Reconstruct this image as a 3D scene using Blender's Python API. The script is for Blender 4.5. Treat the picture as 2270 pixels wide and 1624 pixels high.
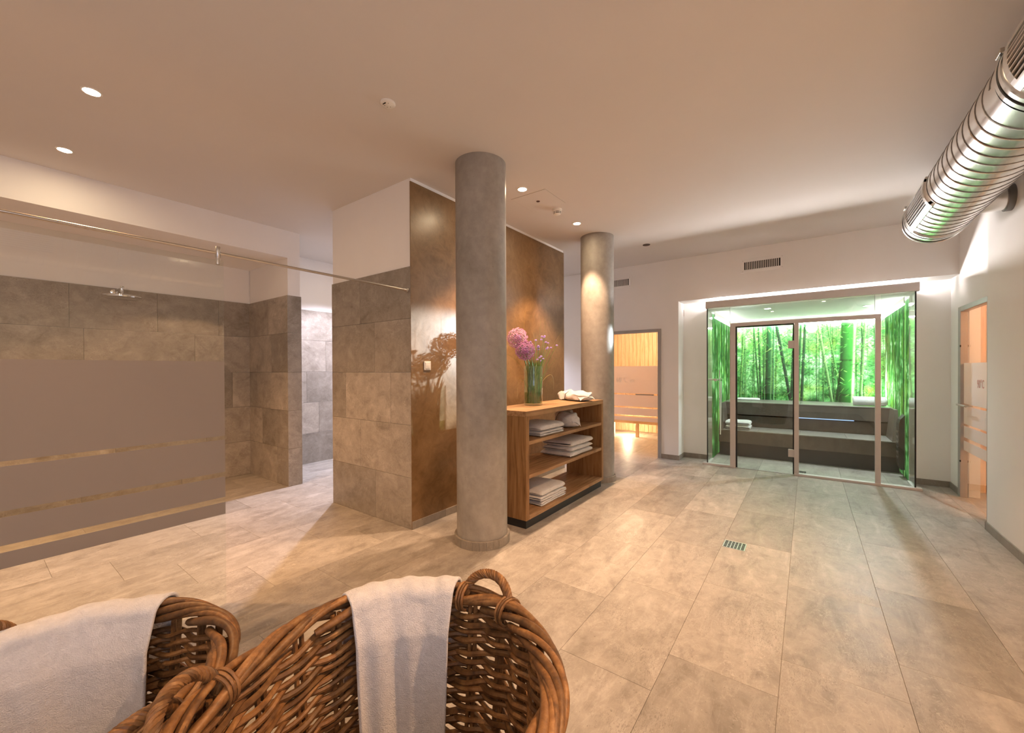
import bpy, math, random
import numpy as np
from mathutils import Vector, Matrix
random.seed(7)
for o in list(bpy.data.objects): bpy.data.objects.remove(o)
S = bpy.context.scene
COL = S.collection
PI = math.pi
H_EYE, CEIL = 1.5, 3.30
# ------------------------------------------------------------------ camera
def make_camera():
    yaw, pitch, roll = map(math.radians, (36.165, .3326, -.2421))
    cy, sy, cp, sp, cr, sr = math.cos(yaw), math.sin(yaw), math.cos(pitch), math.sin(pitch), math.cos(roll), math.sin(roll)
    B = np.array([[sy, -cy, 0], [0, 0, -1], [cy, sy, 0]])
    P = np.array([[1, 0, 0], [0, cp, -sp], [0, sp, cp]])
    R = np.array([[cr, -sr, 0], [sr, cr, 0], [0, 0, 1]])
    M = R @ P @ B
    cam = bpy.data.cameras.new('camera'); ob = bpy.data.objects.new('camera', cam); COL.objects.link(ob)
    m = Matrix.Identity(4)
    for i in range(3):
        m[i][0] = M[0][i]; m[i][1] = -M[1][i]; m[i][2] = -M[2][i]
    m[2][3] = H_EYE
    ob.matrix_world = m
    cam.sensor_width = 36; cam.sensor_fit = 'HORIZONTAL'; cam.lens = 36 * 896.3 / 2270
    cam.shift_y = 11.9 / 2270; cam.clip_start = .02; cam.clip_end = 100
    S.camera = ob
make_camera()
# ------------------------------------------------------------------ world, exposure, large lights
S.view_settings.view_transform = 'Standard'; S.view_settings.look = 'None'
S.view_settings.gamma = 1.0; S.view_settings.use_curve_mapping = False
S.view_settings.exposure = 0.36
W = bpy.data.worlds.new('world'); S.world = W; W.use_nodes = True
W.node_tree.nodes['Background'].inputs[0].default_value = (.62, .76, 1, 1)
W.node_tree.nodes['Background'].inputs[1].default_value = 1.0
WARM = (1, .635, .39); COOL = (.80, .84, 1.0)
def area_light(name, loc, size, power, color, direction, size_y=None):
    l = bpy.data.lights.new(name, 'AREA'); l.energy = power; l.color = color
    l.shape = 'RECTANGLE'; l.size = size; l.size_y = size_y or size
    o = bpy.data.objects.new(name, l); COL.objects.link(o); o.location = loc
    o.rotation_euler = Vector(direction).to_track_quat('-Z', 'Y').to_euler()
    return o
# daylight entering through the window of the wall behind the camera
area_light('window_daylight', (-1.25, -1.60, 1.78), 2.6, 19, (.78, .78, 1.0), (0, 1, 0), 1.5)
P_FILL = 22
P_DOWN = 240      # warm recessed downlights
# ------------------------------------------------------------------ mesh builder
class MB:
    def __init__(s): s.v = []; s.f = []
    def add(s, vs, fs):
        n = len(s.v); s.v += [tuple(p) for p in vs]; s.f += [tuple(i + n for i in f) for f in fs]; return s
    def box(s, x0, x1, y0, y1, z0, z1):
        x0, x1 = min(x0, x1), max(x0, x1); y0, y1 = min(y0, y1), max(y0, y1); z0, z1 = min(z0, z1), max(z0, z1)
        return s.add([(x0, y0, z0), (x1, y0, z0), (x1, y1, z0), (x0, y1, z0), (x0, y0, z1), (x1, y0, z1), (x1, y1, z1), (x0, y1, z1)],
                     [(0, 3, 2, 1), (4, 5, 6, 7), (0, 1, 5, 4), (1, 2, 6, 5), (2, 3, 7, 6), (3, 0, 4, 7)])
    def cbox(s, x0, x1, y0, y1, z0, z1, c=.002):
        """box with all twelve edges chamfered"""
        vs = []; idx = {}
        lo = (x0, y0, z0); hi = (x1, y1, z1)
        for a in range(3):
            for i in (0, 1):
                for j in (0, 1):
                    for k in (0, 1):
                        b = (i, j, k); p = [0, 0, 0]
                        for q in range(3):
                            e = lo[q] if b[q] == 0 else hi[q]
                            p[q] = e if q == a else (e + c if b[q] == 0 else e - c)
                        idx[(a, b)] = len(vs); vs.append(p)
        fs = []
        for a in range(3):
            u, w = [(1, 2), (2, 0), (0, 1)][a]
            for side in (0, 1):
                q = []
                for (p, r) in ((0, 0), (1, 0), (1, 1), (0, 1)):
                    b = [0, 0, 0]; b[a] = side; b[u] = p; b[w] = r; q.append(idx[(a, tuple(b))])
                fs.append(q if side else q[::-1])
        for a in range(3):
            u, w = [(1, 2), (2, 0), (0, 1)][a]
            for p in (0, 1):
                for r in (0, 1):
                    b0 = [0, 0, 0]; b0[u] = p; b0[w] = r; b1 = list(b0); b1[a] = 1
                    q = [idx[(u, tuple(b0))], idx[(u, tuple(b1))], idx[(w, tuple(b1))], idx[(w, tuple(b0))]]
                    fs.append(q if (p == r) == True else q[::-1])
        for i in (0, 1):
            for j in (0, 1):
                for k in (0, 1):
                    b = (i, j, k); q = [idx[(0, b)], idx[(1, b)], idx[(2, b)]]
                    fs.append(q if (i + j + k) % 2 == 1 else q[::-1])
        return s.add(vs, fs)
    def lathe(s, prof, n=24, c=(0, 0, 0), axis='z', a0=0, a1=None):
        full = a1 is None
        if full: a1 = a0 + 2 * PI
        m = n if full else n + 1
        vs = []
        for (r, h) in prof:
            for i in range(m):
                a = a0 + (a1 - a0) * i / n
                p = (r * math.cos(a), r * math.sin(a), h)
                if axis == 'x': p = (p[2], p[0], p[1])
                if axis == 'y': p = (p[1], p[2], p[0])
                vs.append((p[0] + c[0], p[1] + c[1], p[2] + c[2]))
        fs = []
        for j in range(len(prof) - 1):
            for i in range(n):
                k = (i + 1) % m
                fs.append((j * m + i, j * m + k, (j + 1) * m + k, (j + 1) * m + i))
        return s.add(vs, fs)
    def disc(s, r, z, n=24, c=(0, 0, 0), up=True):
        vs = [(c[0] + r * math.cos(2 * PI * i / n), c[1] + r * math.sin(2 * PI * i / n), c[2] + z) for i in range(n)]
        return s.add(vs, [tuple(range(n)) if up else tuple(range(n))[::-1]])
    def tube(s, pts, r, n=8, caps=True, closed=False):
        pts = [Vector(p) for p in pts]; m = len(pts)
        rs = r if isinstance(r, (list, tuple)) else [r] * m
        t = []
        for i in range(m):
            a = pts[(i - 1) % m] if (closed or i > 0) else pts[i]
            b = pts[(i + 1) % m] if (closed or i < m - 1) else pts[i]
            d = b - a; t.append(d.normalized() if d.length > 1e-9 else Vector((0, 0, 1)))
        up = Vector((0, 0, 1)) if abs(t[0].z) < .9 else Vector((1, 0, 0))
        nrm = (up - t[0] * up.dot(t[0])).normalized()
        vs = []
        for i in range(m):
            nrm = (nrm - t[i] * nrm.dot(t[i]))
            nrm = nrm.normalized() if nrm.length > 1e-6 else t[i].orthogonal().normalized()
            bi = t[i].cross(nrm)
            for k in range(n):
                a = 2 * PI * k / n
                vs.append(pts[i] + (nrm * math.cos(a) + bi * math.sin(a)) * rs[i])
        fs = []
        for i in range(m if closed else m - 1):
            j = (i + 1) % m
            for k in range(n):
                l = (k + 1) % n
                fs.append((i * n + k, i * n + l, j * n + l, j * n + k))
        if caps and not closed:
            fs.append(tuple(range(n))[::-1]); fs.append(tuple(range((m - 1) * n, m * n)))
        return s.add(vs, fs)
    def grid(s, fn, nu, nv, wrap_u=False):
        vs = [fn(i / nu, j / nv) for j in range(nv + 1) for i in range(nu + (0 if wrap_u else 1))]
        m = nu if wrap_u else nu + 1; fs = []
        for j in range(nv):
            for i in range(nu):
                k = (i + 1) % m
                fs.append((j * m + i, j * m + k, (j + 1) * m + k, (j + 1) * m + i))
        return s.add(vs, fs)
    def prism(s, poly, axis, a0, a1):
        """poly: 2D points; axis 0/1/2 is the extrusion axis"""
        def P(u, w, a): return [(a, u, w), (u, a, w), (u, w, a)][axis]
        n = len(poly)
        vs = [P(u, w, a0) for u, w in poly] + [P(u, w, a1) for u, w in poly]
        fs = [tuple(range(n))[::-1], tuple(range(n, 2 * n))] + [(i, (i + 1) % n, n + (i + 1) % n, n + i) for i in range(n)]
        return s.add(vs, fs)
    def build(s, name, mat, parent=None, smooth=False, world=True):
        me = bpy.data.meshes.new(name)
        off = Vector((0, 0, 0))
        if parent is not None and world:
            off = Vector(parent.location)
            if parent.parent is not None: off = off + Vector(parent.parent.location)
        me.from_pydata([(x - off.x, y - off.y, z - off.z) for x, y, z in s.v], [], s.f)
        me.update()
        import bmesh
        bm = bmesh.new(); bm.from_mesh(me); bmesh.ops.recalc_face_normals(bm, faces=bm.faces); bm.to_mesh(me); bm.free()
        if mat: me.materials.append(mat)
        if smooth:
            me.polygons.foreach_set('use_smooth', [True] * len(me.polygons))
            try: me.set_sharp_from_angle(angle=math.radians(50))
            except Exception: pass
        o = bpy.data.objects.new(name, me); COL.objects.link(o)
        if parent is not None: o.parent = parent
        return o
def tag(o, label=None, cat=None, group=None, kind=None):
    if label: o['label'] = label
    if cat: o['category'] = cat
    if group: o['group'] = group
    if kind: o['kind'] = kind
    return o
def thing(name, loc, label, cat, group=None):
    o = bpy.data.objects.new(name, None); COL.objects.link(o); o.location = loc; o.empty_display_size = .1
    return tag(o, label, cat, group)
def struct(o): o['kind'] = 'structure'; return o
# ------------------------------------------------------------------ materials
class NT:
    def __init__(s, name):
        s.m = bpy.data.materials.new(name); s.m.use_nodes = True; s.t = s.m.node_tree; s.t.nodes.clear()
        s.out = s.n('ShaderNodeOutputMaterial')
    def n(s, typ, **kw):
        nd = s.t.nodes.new(typ)
        for k, v in kw.items():
            if k in ('operation', 'blend_type', 'data_type', 'attribute_name', 'attribute_type', 'noise_dimensions', 'feature', 'distance', 'interpolation', 'clamp'): setattr(nd, k, v)
            else:
                try: nd.inputs[k].default_value = v
                except Exception: nd.inputs[k.replace('_', ' ')].default_value = v
        return nd
    def l(s, a, b): s.t.links.new(a, b)
    def coords(s, scale=(1, 1, 1), kind='Object', rand=0):
        tc = s.n('ShaderNodeTexCoord'); mp = s.n('ShaderNodeMapping'); mp.inputs['Scale'].default_value = scale
        s.l(tc.outputs[kind], mp.inputs['Vector'])
        if rand:
            oi = s.n('ShaderNodeObjectInfo'); mu = s.n('ShaderNodeMath', operation='MULTIPLY'); mu.inputs[1].default_value = rand
            s.l(oi.outputs['Random'], mu.inputs[0]); cb = s.n('ShaderNodeCombineXYZ')
            s.l(mu.outputs[0], cb.inputs[0]); s.l(mu.outputs[0], cb.inputs[1]); s.l(mu.outputs[0], cb.inputs[2])
            s.l(cb.outputs[0], mp.inputs['Location'])
        return mp.outputs[0]
    def noise(s, vec, scale, detail=4, rough=.55, dist=0):
        n = s.n('ShaderNodeTexNoise'); n.inputs['Scale'].default_value = scale; n.inputs['Detail'].default_value = detail
        n.inputs['Roughness'].default_value = rough; n.inputs['Distortion'].default_value = dist
        s.l(vec, n.inputs['Vector']); return n.outputs['Fac']
    def ramp(s, fac, stops):
        r = s.n('ShaderNodeValToRGB'); e = r.color_ramp.elements
        while len(e) > 1: e.remove(e[-1])
        e[0].position = stops[0][0]; e[0].color = (*stops[0][1], 1)
        for p, c in stops[1:]:
            k = e.new(p); k.color = (*c, 1)
        s.l(fac, r.inputs[0]); return r.outputs[0]
    def mixc(s, fac, a, b, mode='MIX'):
        m = s.n('ShaderNodeMix', data_type='RGBA', blend_type=mode)
        if isinstance(fac, float): m.inputs[0].default_value = fac
        else: s.l(fac, m.inputs[0])
        for i, c in ((6, a), (7, b)):
            if isinstance(c, tuple): m.inputs[i].default_value = (*c, 1)
            else: s.l(c, m.inputs[i])
        return m.outputs[2]
    def bump(s, h, strength=.2, dist=.01):
        b = s.n('ShaderNodeBump'); b.inputs['Strength'].default_value = strength; b.inputs['Distance'].default_value = dist
        s.l(h, b.inputs['Height']); return b.outputs[0]
    def bsdf(s, color, rough=.6, metal=0, normal=None, spec=.5, coat=0, sheen=0, emit=None, estr=0):
        b = s.n('ShaderNodeBsdfPrincipled')
        if isinstance(color, tuple): b.inputs['Base Color'].default_value = (*color, 1)
        else: s.l(color, b.inputs['Base Color'])
        if isinstance(rough, (int, float)): b.inputs['Roughness'].default_value = rough
        else: s.l(rough, b.inputs['Roughness'])
        b.inputs['Metallic'].default_value = metal; b.inputs['Specular IOR Level'].default_value = spec
        b.inputs['Coat Weight'].default_value = coat; b.inputs['Sheen Weight'].default_value = sheen
        if normal is not None: s.l(normal, b.inputs['Normal'])
        if emit is not None:
            if isinstance(emit, tuple): b.inputs['Emission Color'].default_value = (*emit, 1)
            else: s.l(emit, b.inputs['Emission Color'])
            b.inputs['Emission Strength'].default_value = estr
        s.l(b.outputs[0], s.out.inputs[0]); return b
def m_plain(name, color, rough=.6, metal=0, spec=.5, var=.04, scale=6, bump=0, coat=0, sheen=0):
    t = NT(name); v = t.coords()
    f = t.noise(v, scale, 4)
    c0 = tuple(max(0, c * (1 - var)) for c in color); c1 = tuple(min(1, c * (1 + var)) for c in color)
    c = t.ramp(f, [(.3, c0), (.7, c1)])
    nm = t.bump(t.noise(v, scale * 20, 3), bump, .003) if bump else None
    t.bsdf(c, rough, metal, nm, spec, coat, sheen); return t.m
def m_emit(name, color, strength):
    t = NT(name); e = t.n('ShaderNodeEmission'); e.inputs[0].default_value = (*color, 1); e.inputs[1].default_value = strength
    t.l(e.outputs[0], t.out.inputs[0]); return t.m
def m_stone(name, dark, mid, light, rand=37, rough=.42, streak=(1, 3.2, 1), tv=.16):
    """limestone-look tile: clouds, streaks, fossil flecks, a tone per tile"""
    t = NT(name); v = t.coords(streak, rand=rand); v2 = t.coords((1, 1, 1), rand=rand * 1.7)
    a = t.noise(v, 1.9, 10, .62, .9); b = t.noise(v2, 8.5, 9, .72, .5)
    c = t.ramp(a, [(.34, dark), (.48, mid), (.55, mid), (.66, light)])
    c = t.mixc(.38, c, t.ramp(b, [(.36, dark), (.64, light)]))
    # fossil-like wormy flecks gathered in patches, some dark, some pale
    def mul(p, q):
        k = t.n('ShaderNodeMath', operation='MULTIPLY'); t.l(p, k.inputs[0])
        if isinstance(q, float): k.inputs[1].default_value = q
        else: t.l(q, k.inputs[1])
        return k.outputs[0]
    fl = t.ramp(t.noise(v, 34, 4, .6, 1.8), [(.52, (0, 0, 0)), (.59, (1, 1, 1))])
    pm = t.ramp(t.noise(v2, 2.1, 3, .55), [(.50, (0, 0, 0)), (.64, (1, 1, 1))])
    c = t.mixc(mul(mul(fl, pm), .55), c, tuple(x * .9 for x in dark))
    fl2 = t.ramp(t.noise(v2, 46, 3, .6, 1.2), [(.56, (0, 0, 0)), (.62, (1, 1, 1))])
    pm2 = t.ramp(t.noise(v, 2.6, 3, .55), [(.50, (0, 0, 0)), (.66, (1, 1, 1))])
    c = t.mixc(mul(mul(fl2, pm2), .40), c, tuple(min(1, x * 1.18) for x in light))
    # thin veins
    ve = t.n('ShaderNodeTexNoise'); ve.inputs['Scale'].default_value = 2.3; ve.inputs['Detail'].default_value = 5; ve.inputs['Distortion'].default_value = 1.6; t.l(v, ve.inputs['Vector'])
    vn = t.ramp(ve.outputs['Fac'], [(.485, (0, 0, 0)), (.50, (1, 1, 1)), (.515, (0, 0, 0))])
    c = t.mixc(mul(vn, .22), c, tuple(min(1, x * 1.1) for x in light))
    sp = t.ramp(t.noise(v2, 120, 2, .5), [(.68, (0, 0, 0)), (.74, (1, 1, 1))])
    c = t.mixc(mul(sp, .5), c, tuple(min(1, x * 1.3) for x in light))
    sd = t.ramp(t.noise(v2, 75, 2, .5), [(.26, (1, 1, 1)), (.31, (0, 0, 0))])
    c = t.mixc(mul(sd, .5), c, tuple(x * .6 for x in dark))
    oi = t.n('ShaderNodeObjectInfo'); mr = t.n('ShaderNodeMapRange'); mr.inputs[3].default_value = 1 - tv; mr.inputs[4].default_value = 1 + tv * .6
    t.l(oi.outputs['Random'], mr.inputs[0]); cb = t.n('ShaderNodeCombineColor')
    for i in range(3): t.l(mr.outputs[0], cb.inputs[i])
    c = t.mixc(1.0, c, cb.outputs[0], 'MULTIPLY')
    r = t.n('ShaderNodeMapRange'); r.inputs[3].default_value = rough - .1; r.inputs[4].default_value = rough + .15; t.l(b, r.inputs[0])
    t.bsdf(c, r.outputs[0], 0, t.bump(b, .06, .004), .45); return t.m
def m_wood(name, dark, mid, light, grain=(1, 14, 14), rand=11, rough=.5):
    t = NT(name); v = t.coords(grain, rand=rand); v2 = t.coords((1, 1, 1), rand=rand)
    a = t.noise(v, 2.2, 5, .6, .4); b = t.noise(v2, 4, 3, .5, .2)
    c = t.ramp(a, [(.28, dark), (.5, mid), (.74, light)])
    kn = t.ramp(b, [(.30, (1, 1, 1)), (.42, (0, 0, 0))])
    km = t.n('ShaderNodeMath', operation='MULTIPLY'); t.l(kn, km.inputs[0]); km.inputs[1].default_value = .45
    c = t.mixc(km.outputs[0], c, dark)
    t.bsdf(c, rough, 0, t.bump(a, .08, .003), .35); return t.m
def m_glass(name, tint=(.97, .985, .975), rough=0.0, f0=.045, fmul=.9):
    t = NT(name)
    lw = t.n('ShaderNodeLayerWeight'); lw.inputs[0].default_value = .5
    p = t.n('ShaderNodeMath', operation='POWER'); p.inputs[1].default_value = 4.5; t.l(lw.outputs['Facing'], p.inputs[0])
    ma = t.n('ShaderNodeMath', operation='MULTIPLY_ADD'); ma.inputs[1].default_value = fmul; ma.inputs[2].default_value = f0; t.l(p.outputs[0], ma.inputs[0])
    tr = t.n('ShaderNodeBsdfTransparent'); tr.inputs[0].default_value = (*tint, 1)
    gl = t.n('ShaderNodeBsdfGlossy'); gl.inputs[0].default_value = (1, 1, 1, 1); gl.inputs['Roughness'].default_value = rough
    mx = t.n('ShaderNodeMixShader'); t.l(ma.outputs[0], mx.inputs[0]); t.l(tr.outputs[0], mx.inputs[1]); t.l(gl.outputs[0], mx.inputs[2])
    t.l(mx.outputs[0], t.out.inputs[0]); return t.m
def m_frost(name, color, clear=.015, transl=.5):
    t = NT(name)
    df = t.n('ShaderNodeBsdfDiffuse'); df.inputs[0].default_value = (*color, 1)
    ts = t.n('ShaderNodeBsdfTranslucent'); ts.inputs[0].default_value = (*color, 1)
    tr = t.n('ShaderNodeBsdfTransparent')
    m1 = t.n('ShaderNodeMixShader'); m1.inputs[0].default_value = transl; t.l(df.outputs[0], m1.inputs[1]); t.l(ts.outputs[0], m1.inputs[2])
    m2 = t.n('ShaderNodeMixShader'); m2.inputs[0].default_value = clear; t.l(m1.outputs[0], m2.inputs[1]); t.l(tr.outputs[0], m2.inputs[2])
    t.l(m2.outputs[0], t.out.inputs[0]); return t.m
def m_plaster():
    t = NT('brown_spatula_plaster'); v = t.coords((1, 1, 1))
    a = t.noise(v, 1.6, 6, .65, 1.2); b = t.noise(v, 6, 6, .7, 1.8)
    c = t.ramp(a, [(.3, (.120, .060, .018)), (.5, (.205, .112, .043)), (.72, (.30, .18, .082))])
    c = t.mixc(.35, c, t.ramp(b, [(.35, (.115, .062, .020)), (.65, (.32, .20, .098))]))
    r = t.n('ShaderNodeMapRange'); r.inputs[3].default_value = .24; r.inputs[4].default_value = .42; t.l(b, r.inputs[0])
    t.bsdf(c, r.outputs[0], 0, t.bump(b, .12, .006), .7); return t.m
def m_concrete():
    t = NT('cast_concrete'); v = t.coords((1, 1, .55)); v2 = t.coords((1, 1, 1))
    a = t.noise(v, 2.2, 6, .6, .4); b = t.noise(v2, 14, 5, .6)
    c = t.ramp(a, [(.3, (.22, .20, .178)), (.5, (.325, .302, .272)), (.72, (.44, .412, .375))])
    c = t.mixc(.3, c, t.ramp(b, [(.35, (.235, .215, .19)), (.65, (.42, .39, .355))]))
    pr = t.ramp(t.noise(v2, 60, 2), [(.72, (0, 0, 0)), (.76, (1, 1, 1))])
    c = t.mixc(pr, c, (.16, .14, .12))
    t.bsdf(c, .5, 0, t.bump(b, .1, .004), .4); return t.m
def m_terry(name, color):
    t = NT(name); v = t.coords()
    a = t.noise(v, 260, 3, .7); b = t.noise(v, 42, 4, .65, .6)
    h = t.n('ShaderNodeMath', operation='ADD'); t.l(a, h.inputs[0]); t.l(b, h.inputs[1])
    c = t.ramp(b, [(.3, tuple(x * .84 for x in color)), (.7, color)])
    t.bsdf(c, .95, 0, t.bump(h.outputs[0], .75, .006), .1, 0, .35); return t.m
def m_cane():
    t = NT('brown_willow_cane'); v = t.coords(rand=23); 
    a = t.noise(v, 26, 5, .65); g = t.noise(t.coords((1, 1, 1), rand=9), 5, 3)
    c = t.ramp(a, [(.25, (.075, .034, .012)), (.5, (.27, .125, .042)), (.75, (.48, .255, .095))])
    oi = t.n('ShaderNodeObjectInfo'); mr = t.n('ShaderNodeMapRange'); mr.inputs[3].default_value = .45; mr.inputs[4].default_value = 1.0
    t.l(oi.outputs['Random'], mr.inputs[0]); cb = t.n('ShaderNodeCombineColor')
    for i in range(3): t.l(mr.outputs[0], cb.inputs[i])
    c = t.mixc(1.0, c, cb.outputs[0], 'MULTIPLY')
    t.bsdf(c, .5, 0, t.bump(a, .25, .003), .4); return t.m
M = {}
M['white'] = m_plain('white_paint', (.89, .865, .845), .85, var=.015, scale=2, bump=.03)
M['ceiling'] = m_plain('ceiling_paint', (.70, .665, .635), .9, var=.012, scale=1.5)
M['grout'] = m_plain('grey_grout', (.33, .297, .256), .9, scale=30)
M['floor'] = m_stone('floor_limestone', (.215, .187, .158), (.355, .318, .275), (.49, .45, .405), tv=.15)
M['wtile'] = m_stone('wall_limestone', (.225, .19, .152), (.365, .317, .263), (.50, .443, .38), rand=53, rough=.45, streak=(1.6, 1.6, 2.2), tv=.22)
M['skirt'] = m_stone('skirting_stone', (.22, .19, .16), (.29, .255, .215), (.36, .32, .275), rand=19, tv=.1)
M['steamtile'] = m_stone('dark_bench_tile', (.075, .062, .052), (.10, .085, .072), (.135, .117, .10), rand=29, rough=.32, tv=.1)
M['steamtop'] = m_stone('bench_top_tile', (.16, .145, .13), (.22, .205, .185), (.29, .27, .245), rand=31, rough=.3, tv=.1)
M['black'] = m_plain('black_laminate', (.016, .016, .017), .45)
M['plaster'] = m_plaster()
M['concrete'] = m_concrete()
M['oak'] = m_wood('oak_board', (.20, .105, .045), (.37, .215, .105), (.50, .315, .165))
M['oakv'] = m_wood('oak_board_upright_shaded', (.15, .072, .024), (.29, .155, .062), (.40, .235, .105), grain=(14, 14, 1))  # same oak, darkened: shade on the shelf sides put into the colour
M['pine'] = m_wood('sauna_spruce', (.55, .33, .17), (.72, .50, .30), (.80, .60, .40), grain=(12, 12, 1), rand=41)
M['pineh'] = m_wood('sauna_spruce_level', (.50, .29, .14), (.66, .43, .24), (.76, .54, .34), grain=(12, 1, 12), rand=41)
M['glass'] = m_glass('clear_glass', f0=.032)
M['gglass'] = m_glass('greenish_glass', (.93, .975, .945), f0=.04, fmul=.55)
M['vase'] = m_glass('vase_glass', (.93, .965, .94), f0=.06, fmul=.8)
M['water'] = m_glass('vase_water', (.70, .78, .56), f0=.03, fmul=.4)
M['frost'] = m_frost('frosted_film', (.52, .47, .43))
M['frost60'] = m_frost('frosted_film_sauna', (.86, .78, .74), clear=.10, transl=.6)
M['frost90'] = m_frost('frosted_film_cool', (.74, .80, .84), clear=.10, transl=.45)
M['steel'] = m_plain('brushed_steel', (.56, .53, .50), .28, 1)
M['chrome'] = m_plain('chrome', (.80, .80, .80), .08, 1, var=.01)
M['alu'] = m_plain('satin_aluminium', (.60, .565, .545), .5, .35)
M['framegrey'] = m_plain('grey_door_frame', (.40, .385, .375), .45, .25)
M['zinc'] = m_plain('galvanised_duct', (.80, .785, .76), .24, 1, var=.07, scale=9)
M['zincdark'] = m_plain('duct_seam', (.20, .19, .18), .4, .9)
M['gasket'] = m_plain('black_gasket', (.012, .012, .012), .6)
M['plastic'] = m_plain('white_plastic', (.80, .77, .72), .4, var=.01)
M['dark'] = m_plain('dark_void', (.02, .017, .015), .8)
M['darkred'] = m_plain('dark_brown_metal', (.07, .02, .012), .5)
M['towel'] = m_terry('white_terry', (.80, .79, .80))
M['towelfg'] = m_terry('white_terry_towel', (.78, .76, .775))
M['strap'] = m_plain('dark_cord', (.03, .025, .02), .8)
M['cane'] = m_cane()
M['stem'] = m_plain('green_stem', (.10, .20, .035), .55, var=.35, scale=40)
M['straw'] = m_plain('straw_grass', (.40, .30, .08), .6, var=.25, scale=40)
M['allium_pink'] = m_plain('allium_pink', (.60, .30, .42), .7, var=.35, scale=60)
M['allium_purple'] = m_plain('allium_purple', (.40, .16, .34), .7, var=.4, scale=60)
M['verbena'] = m_plain('verbena_violet', (.36, .22, .55), .7, var=.25, scale=60)
M['lens'] = m_emit('lamp_lens', (1, .76, .48), 260)
M['coollens'] = m_emit('cool_lamp_lens', (.95, .96, 1), 150)
M['ledgreen'] = m_emit('led_tube_light', (1, .98, .96), 58)
M['cove'] = m_emit('cove_light', (1, .94, .91), 430)
M['ledblue'] = m_emit('led_line', (.42, .60, 1), 1.2)
M['opal'] = m_frost('opal_glass', (.9, .88, .85), clear=.6, transl=.9)
M['text60'] = m_plain('etched_text', (.93, .83, .74), .6, var=.01)
M['text90'] = m_plain('etched_text_red', (.55, .30, .30), .6, var=.01)
# ------------------------------------------------------------------ structure
def wallbox(name, *boxes, mat='white'):
    mb = MB()
    for b in boxes: mb.box(*b)
    return struct(mb.build(name, M[mat]))
floor = wallbox('floor', (-3.5, 9.8, -3.6, 6.75, -.15, -.006), mat='grout')
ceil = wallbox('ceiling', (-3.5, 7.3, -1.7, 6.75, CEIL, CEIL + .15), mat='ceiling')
TW, TL = .481, .895
def shared_tile(cache, dx, dy, mat, name, c=.0008, th=.012):
    key = (round(dx, 4), round(dy, 4))
    if key not in cache:
        o = MB().cbox(-dx / 2, dx / 2, -dy / 2, dy / 2, -th, 0, c).build(name, M[mat])
        cache[key] = o.data; bpy.data.objects.remove(o)
    return cache[key]
def lay_floor():
    cache = {}
    g = .0013
    def solid(x0, x1, y0, y1):      # wholly under something built
        for (a, b, c, d) in ((2.5, 5.45, 3.0, 4.35), (-3.5, 5.6, -3.6, -1.34), (-3.5, 9.8, 6.56, 6.8), (7.31, 9.8, 1.27, 1.72), (7.31, 9.8, -1.6, -1.07), (7.9, 9.8, -1.07, 1.27), (6.97, 7.3, 4.4, 6.75)):
            if x0 >= a and x1 <= b and y0 >= c and y1 <= d: return True
        return False
    for k in range(-8, 14):
        ya, yb = .108 + TW * k, .108 + TW * (k + 1)
        off = 2.195 - .3 * k
        m0 = math.floor((-2.6 - off) / TL)
        for m in range(m0, m0 + 15):
            xa, xb = off + m * TL, off + (m + 1) * TL
            x0, x1 = max(xa, -3.0), min(xb, 9.75); y0, y1 = max(ya, -3.3), min(yb, 6.56)
            if x1 - x0 < .05 or y1 - y0 < .03: continue
            if x0 > 7.35 and (y0 > 4.4): continue
            if y1 < -1.6 and (x1 < 5.5 or x0 > 8): continue
            if x1 < -.9 : continue
            if solid(x0, x1, y0, y1): continue
            me = shared_tile(cache, x1 - x0 - g, y1 - y0 - g, 'floor', 'floor_tile')
            o = bpy.data.objects.new('floor_tile', me); COL.objects.link(o); o.parent = floor
            o.location = ((x0 + x1) / 2, (y0 + y1) / 2, 0)
lay_floor()
ZC = [0, .484, .98, 1.477, 1.985, 2.472]
def wall_tiles(parent, axis, coord, sign, a0, a1, joints, zc=ZC, mat='wtile', name='wall_tile', th=.012):
    """tiles on a wall plane. axis 'x': plane x=coord, runs along y. joints: a list of joint positions per course"""
    g = .0022
    for ci in range(len(zc) - 1):
        js = [a0] + sorted(j for j in joints[ci % len(joints)] if a0 + .02 < j < a1 - .02) + [a1]
        for p, q in zip(js[:-1], js[1:]):
            mb = MB(); w, h = (q - p - g) / 2, (zc[ci + 1] - zc[ci] - g) / 2
            if axis == 'x': mb.cbox(-th if sign > 0 else 0, 0 if sign > 0 else th, -w, w, -h, h, .0015); loc = (coord, (p + q) / 2, (zc[ci] + zc[ci + 1]) / 2)
            else: mb.cbox(-w, w, -th if sign > 0 else 0, 0 if sign > 0 else th, -h, h, .0015); loc = ((p + q) / 2, coord, (zc[ci] + zc[ci + 1]) / 2)
            o = mb.build(name, M[mat], parent, world=False); o.location = loc
# partition block
part = wallbox('wall_partition', (2.508, 5.44, 3.004, 4.34, 0, CEIL))
wall_tiles(part, 'x', 2.498, -1, 3.0, 4.35, [[3.556], [3.81], [3.305, 4.08], [3.56], [3.807]])
wall_tiles(part, 'y', 4.352, 1, 2.5, 5.445, [[3.2, 4.1, 5.0], [2.9, 3.8, 4.7], [3.4, 4.3], [2.8, 3.7, 4.6], [3.3, 4.2, 5.1]])
pl = MB().box(2.5, 5.446, 2.996, 3.006, .0, 3.266).build('plaster_panel', M['plaster'], part)
wall_tiles(part, 'y', 2.990, -1, 2.5, 5.446, [[2.93, 3.82, 4.7]], zc=[0, .075], mat='skirt', name='skirting_tile', th=.010)
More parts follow.
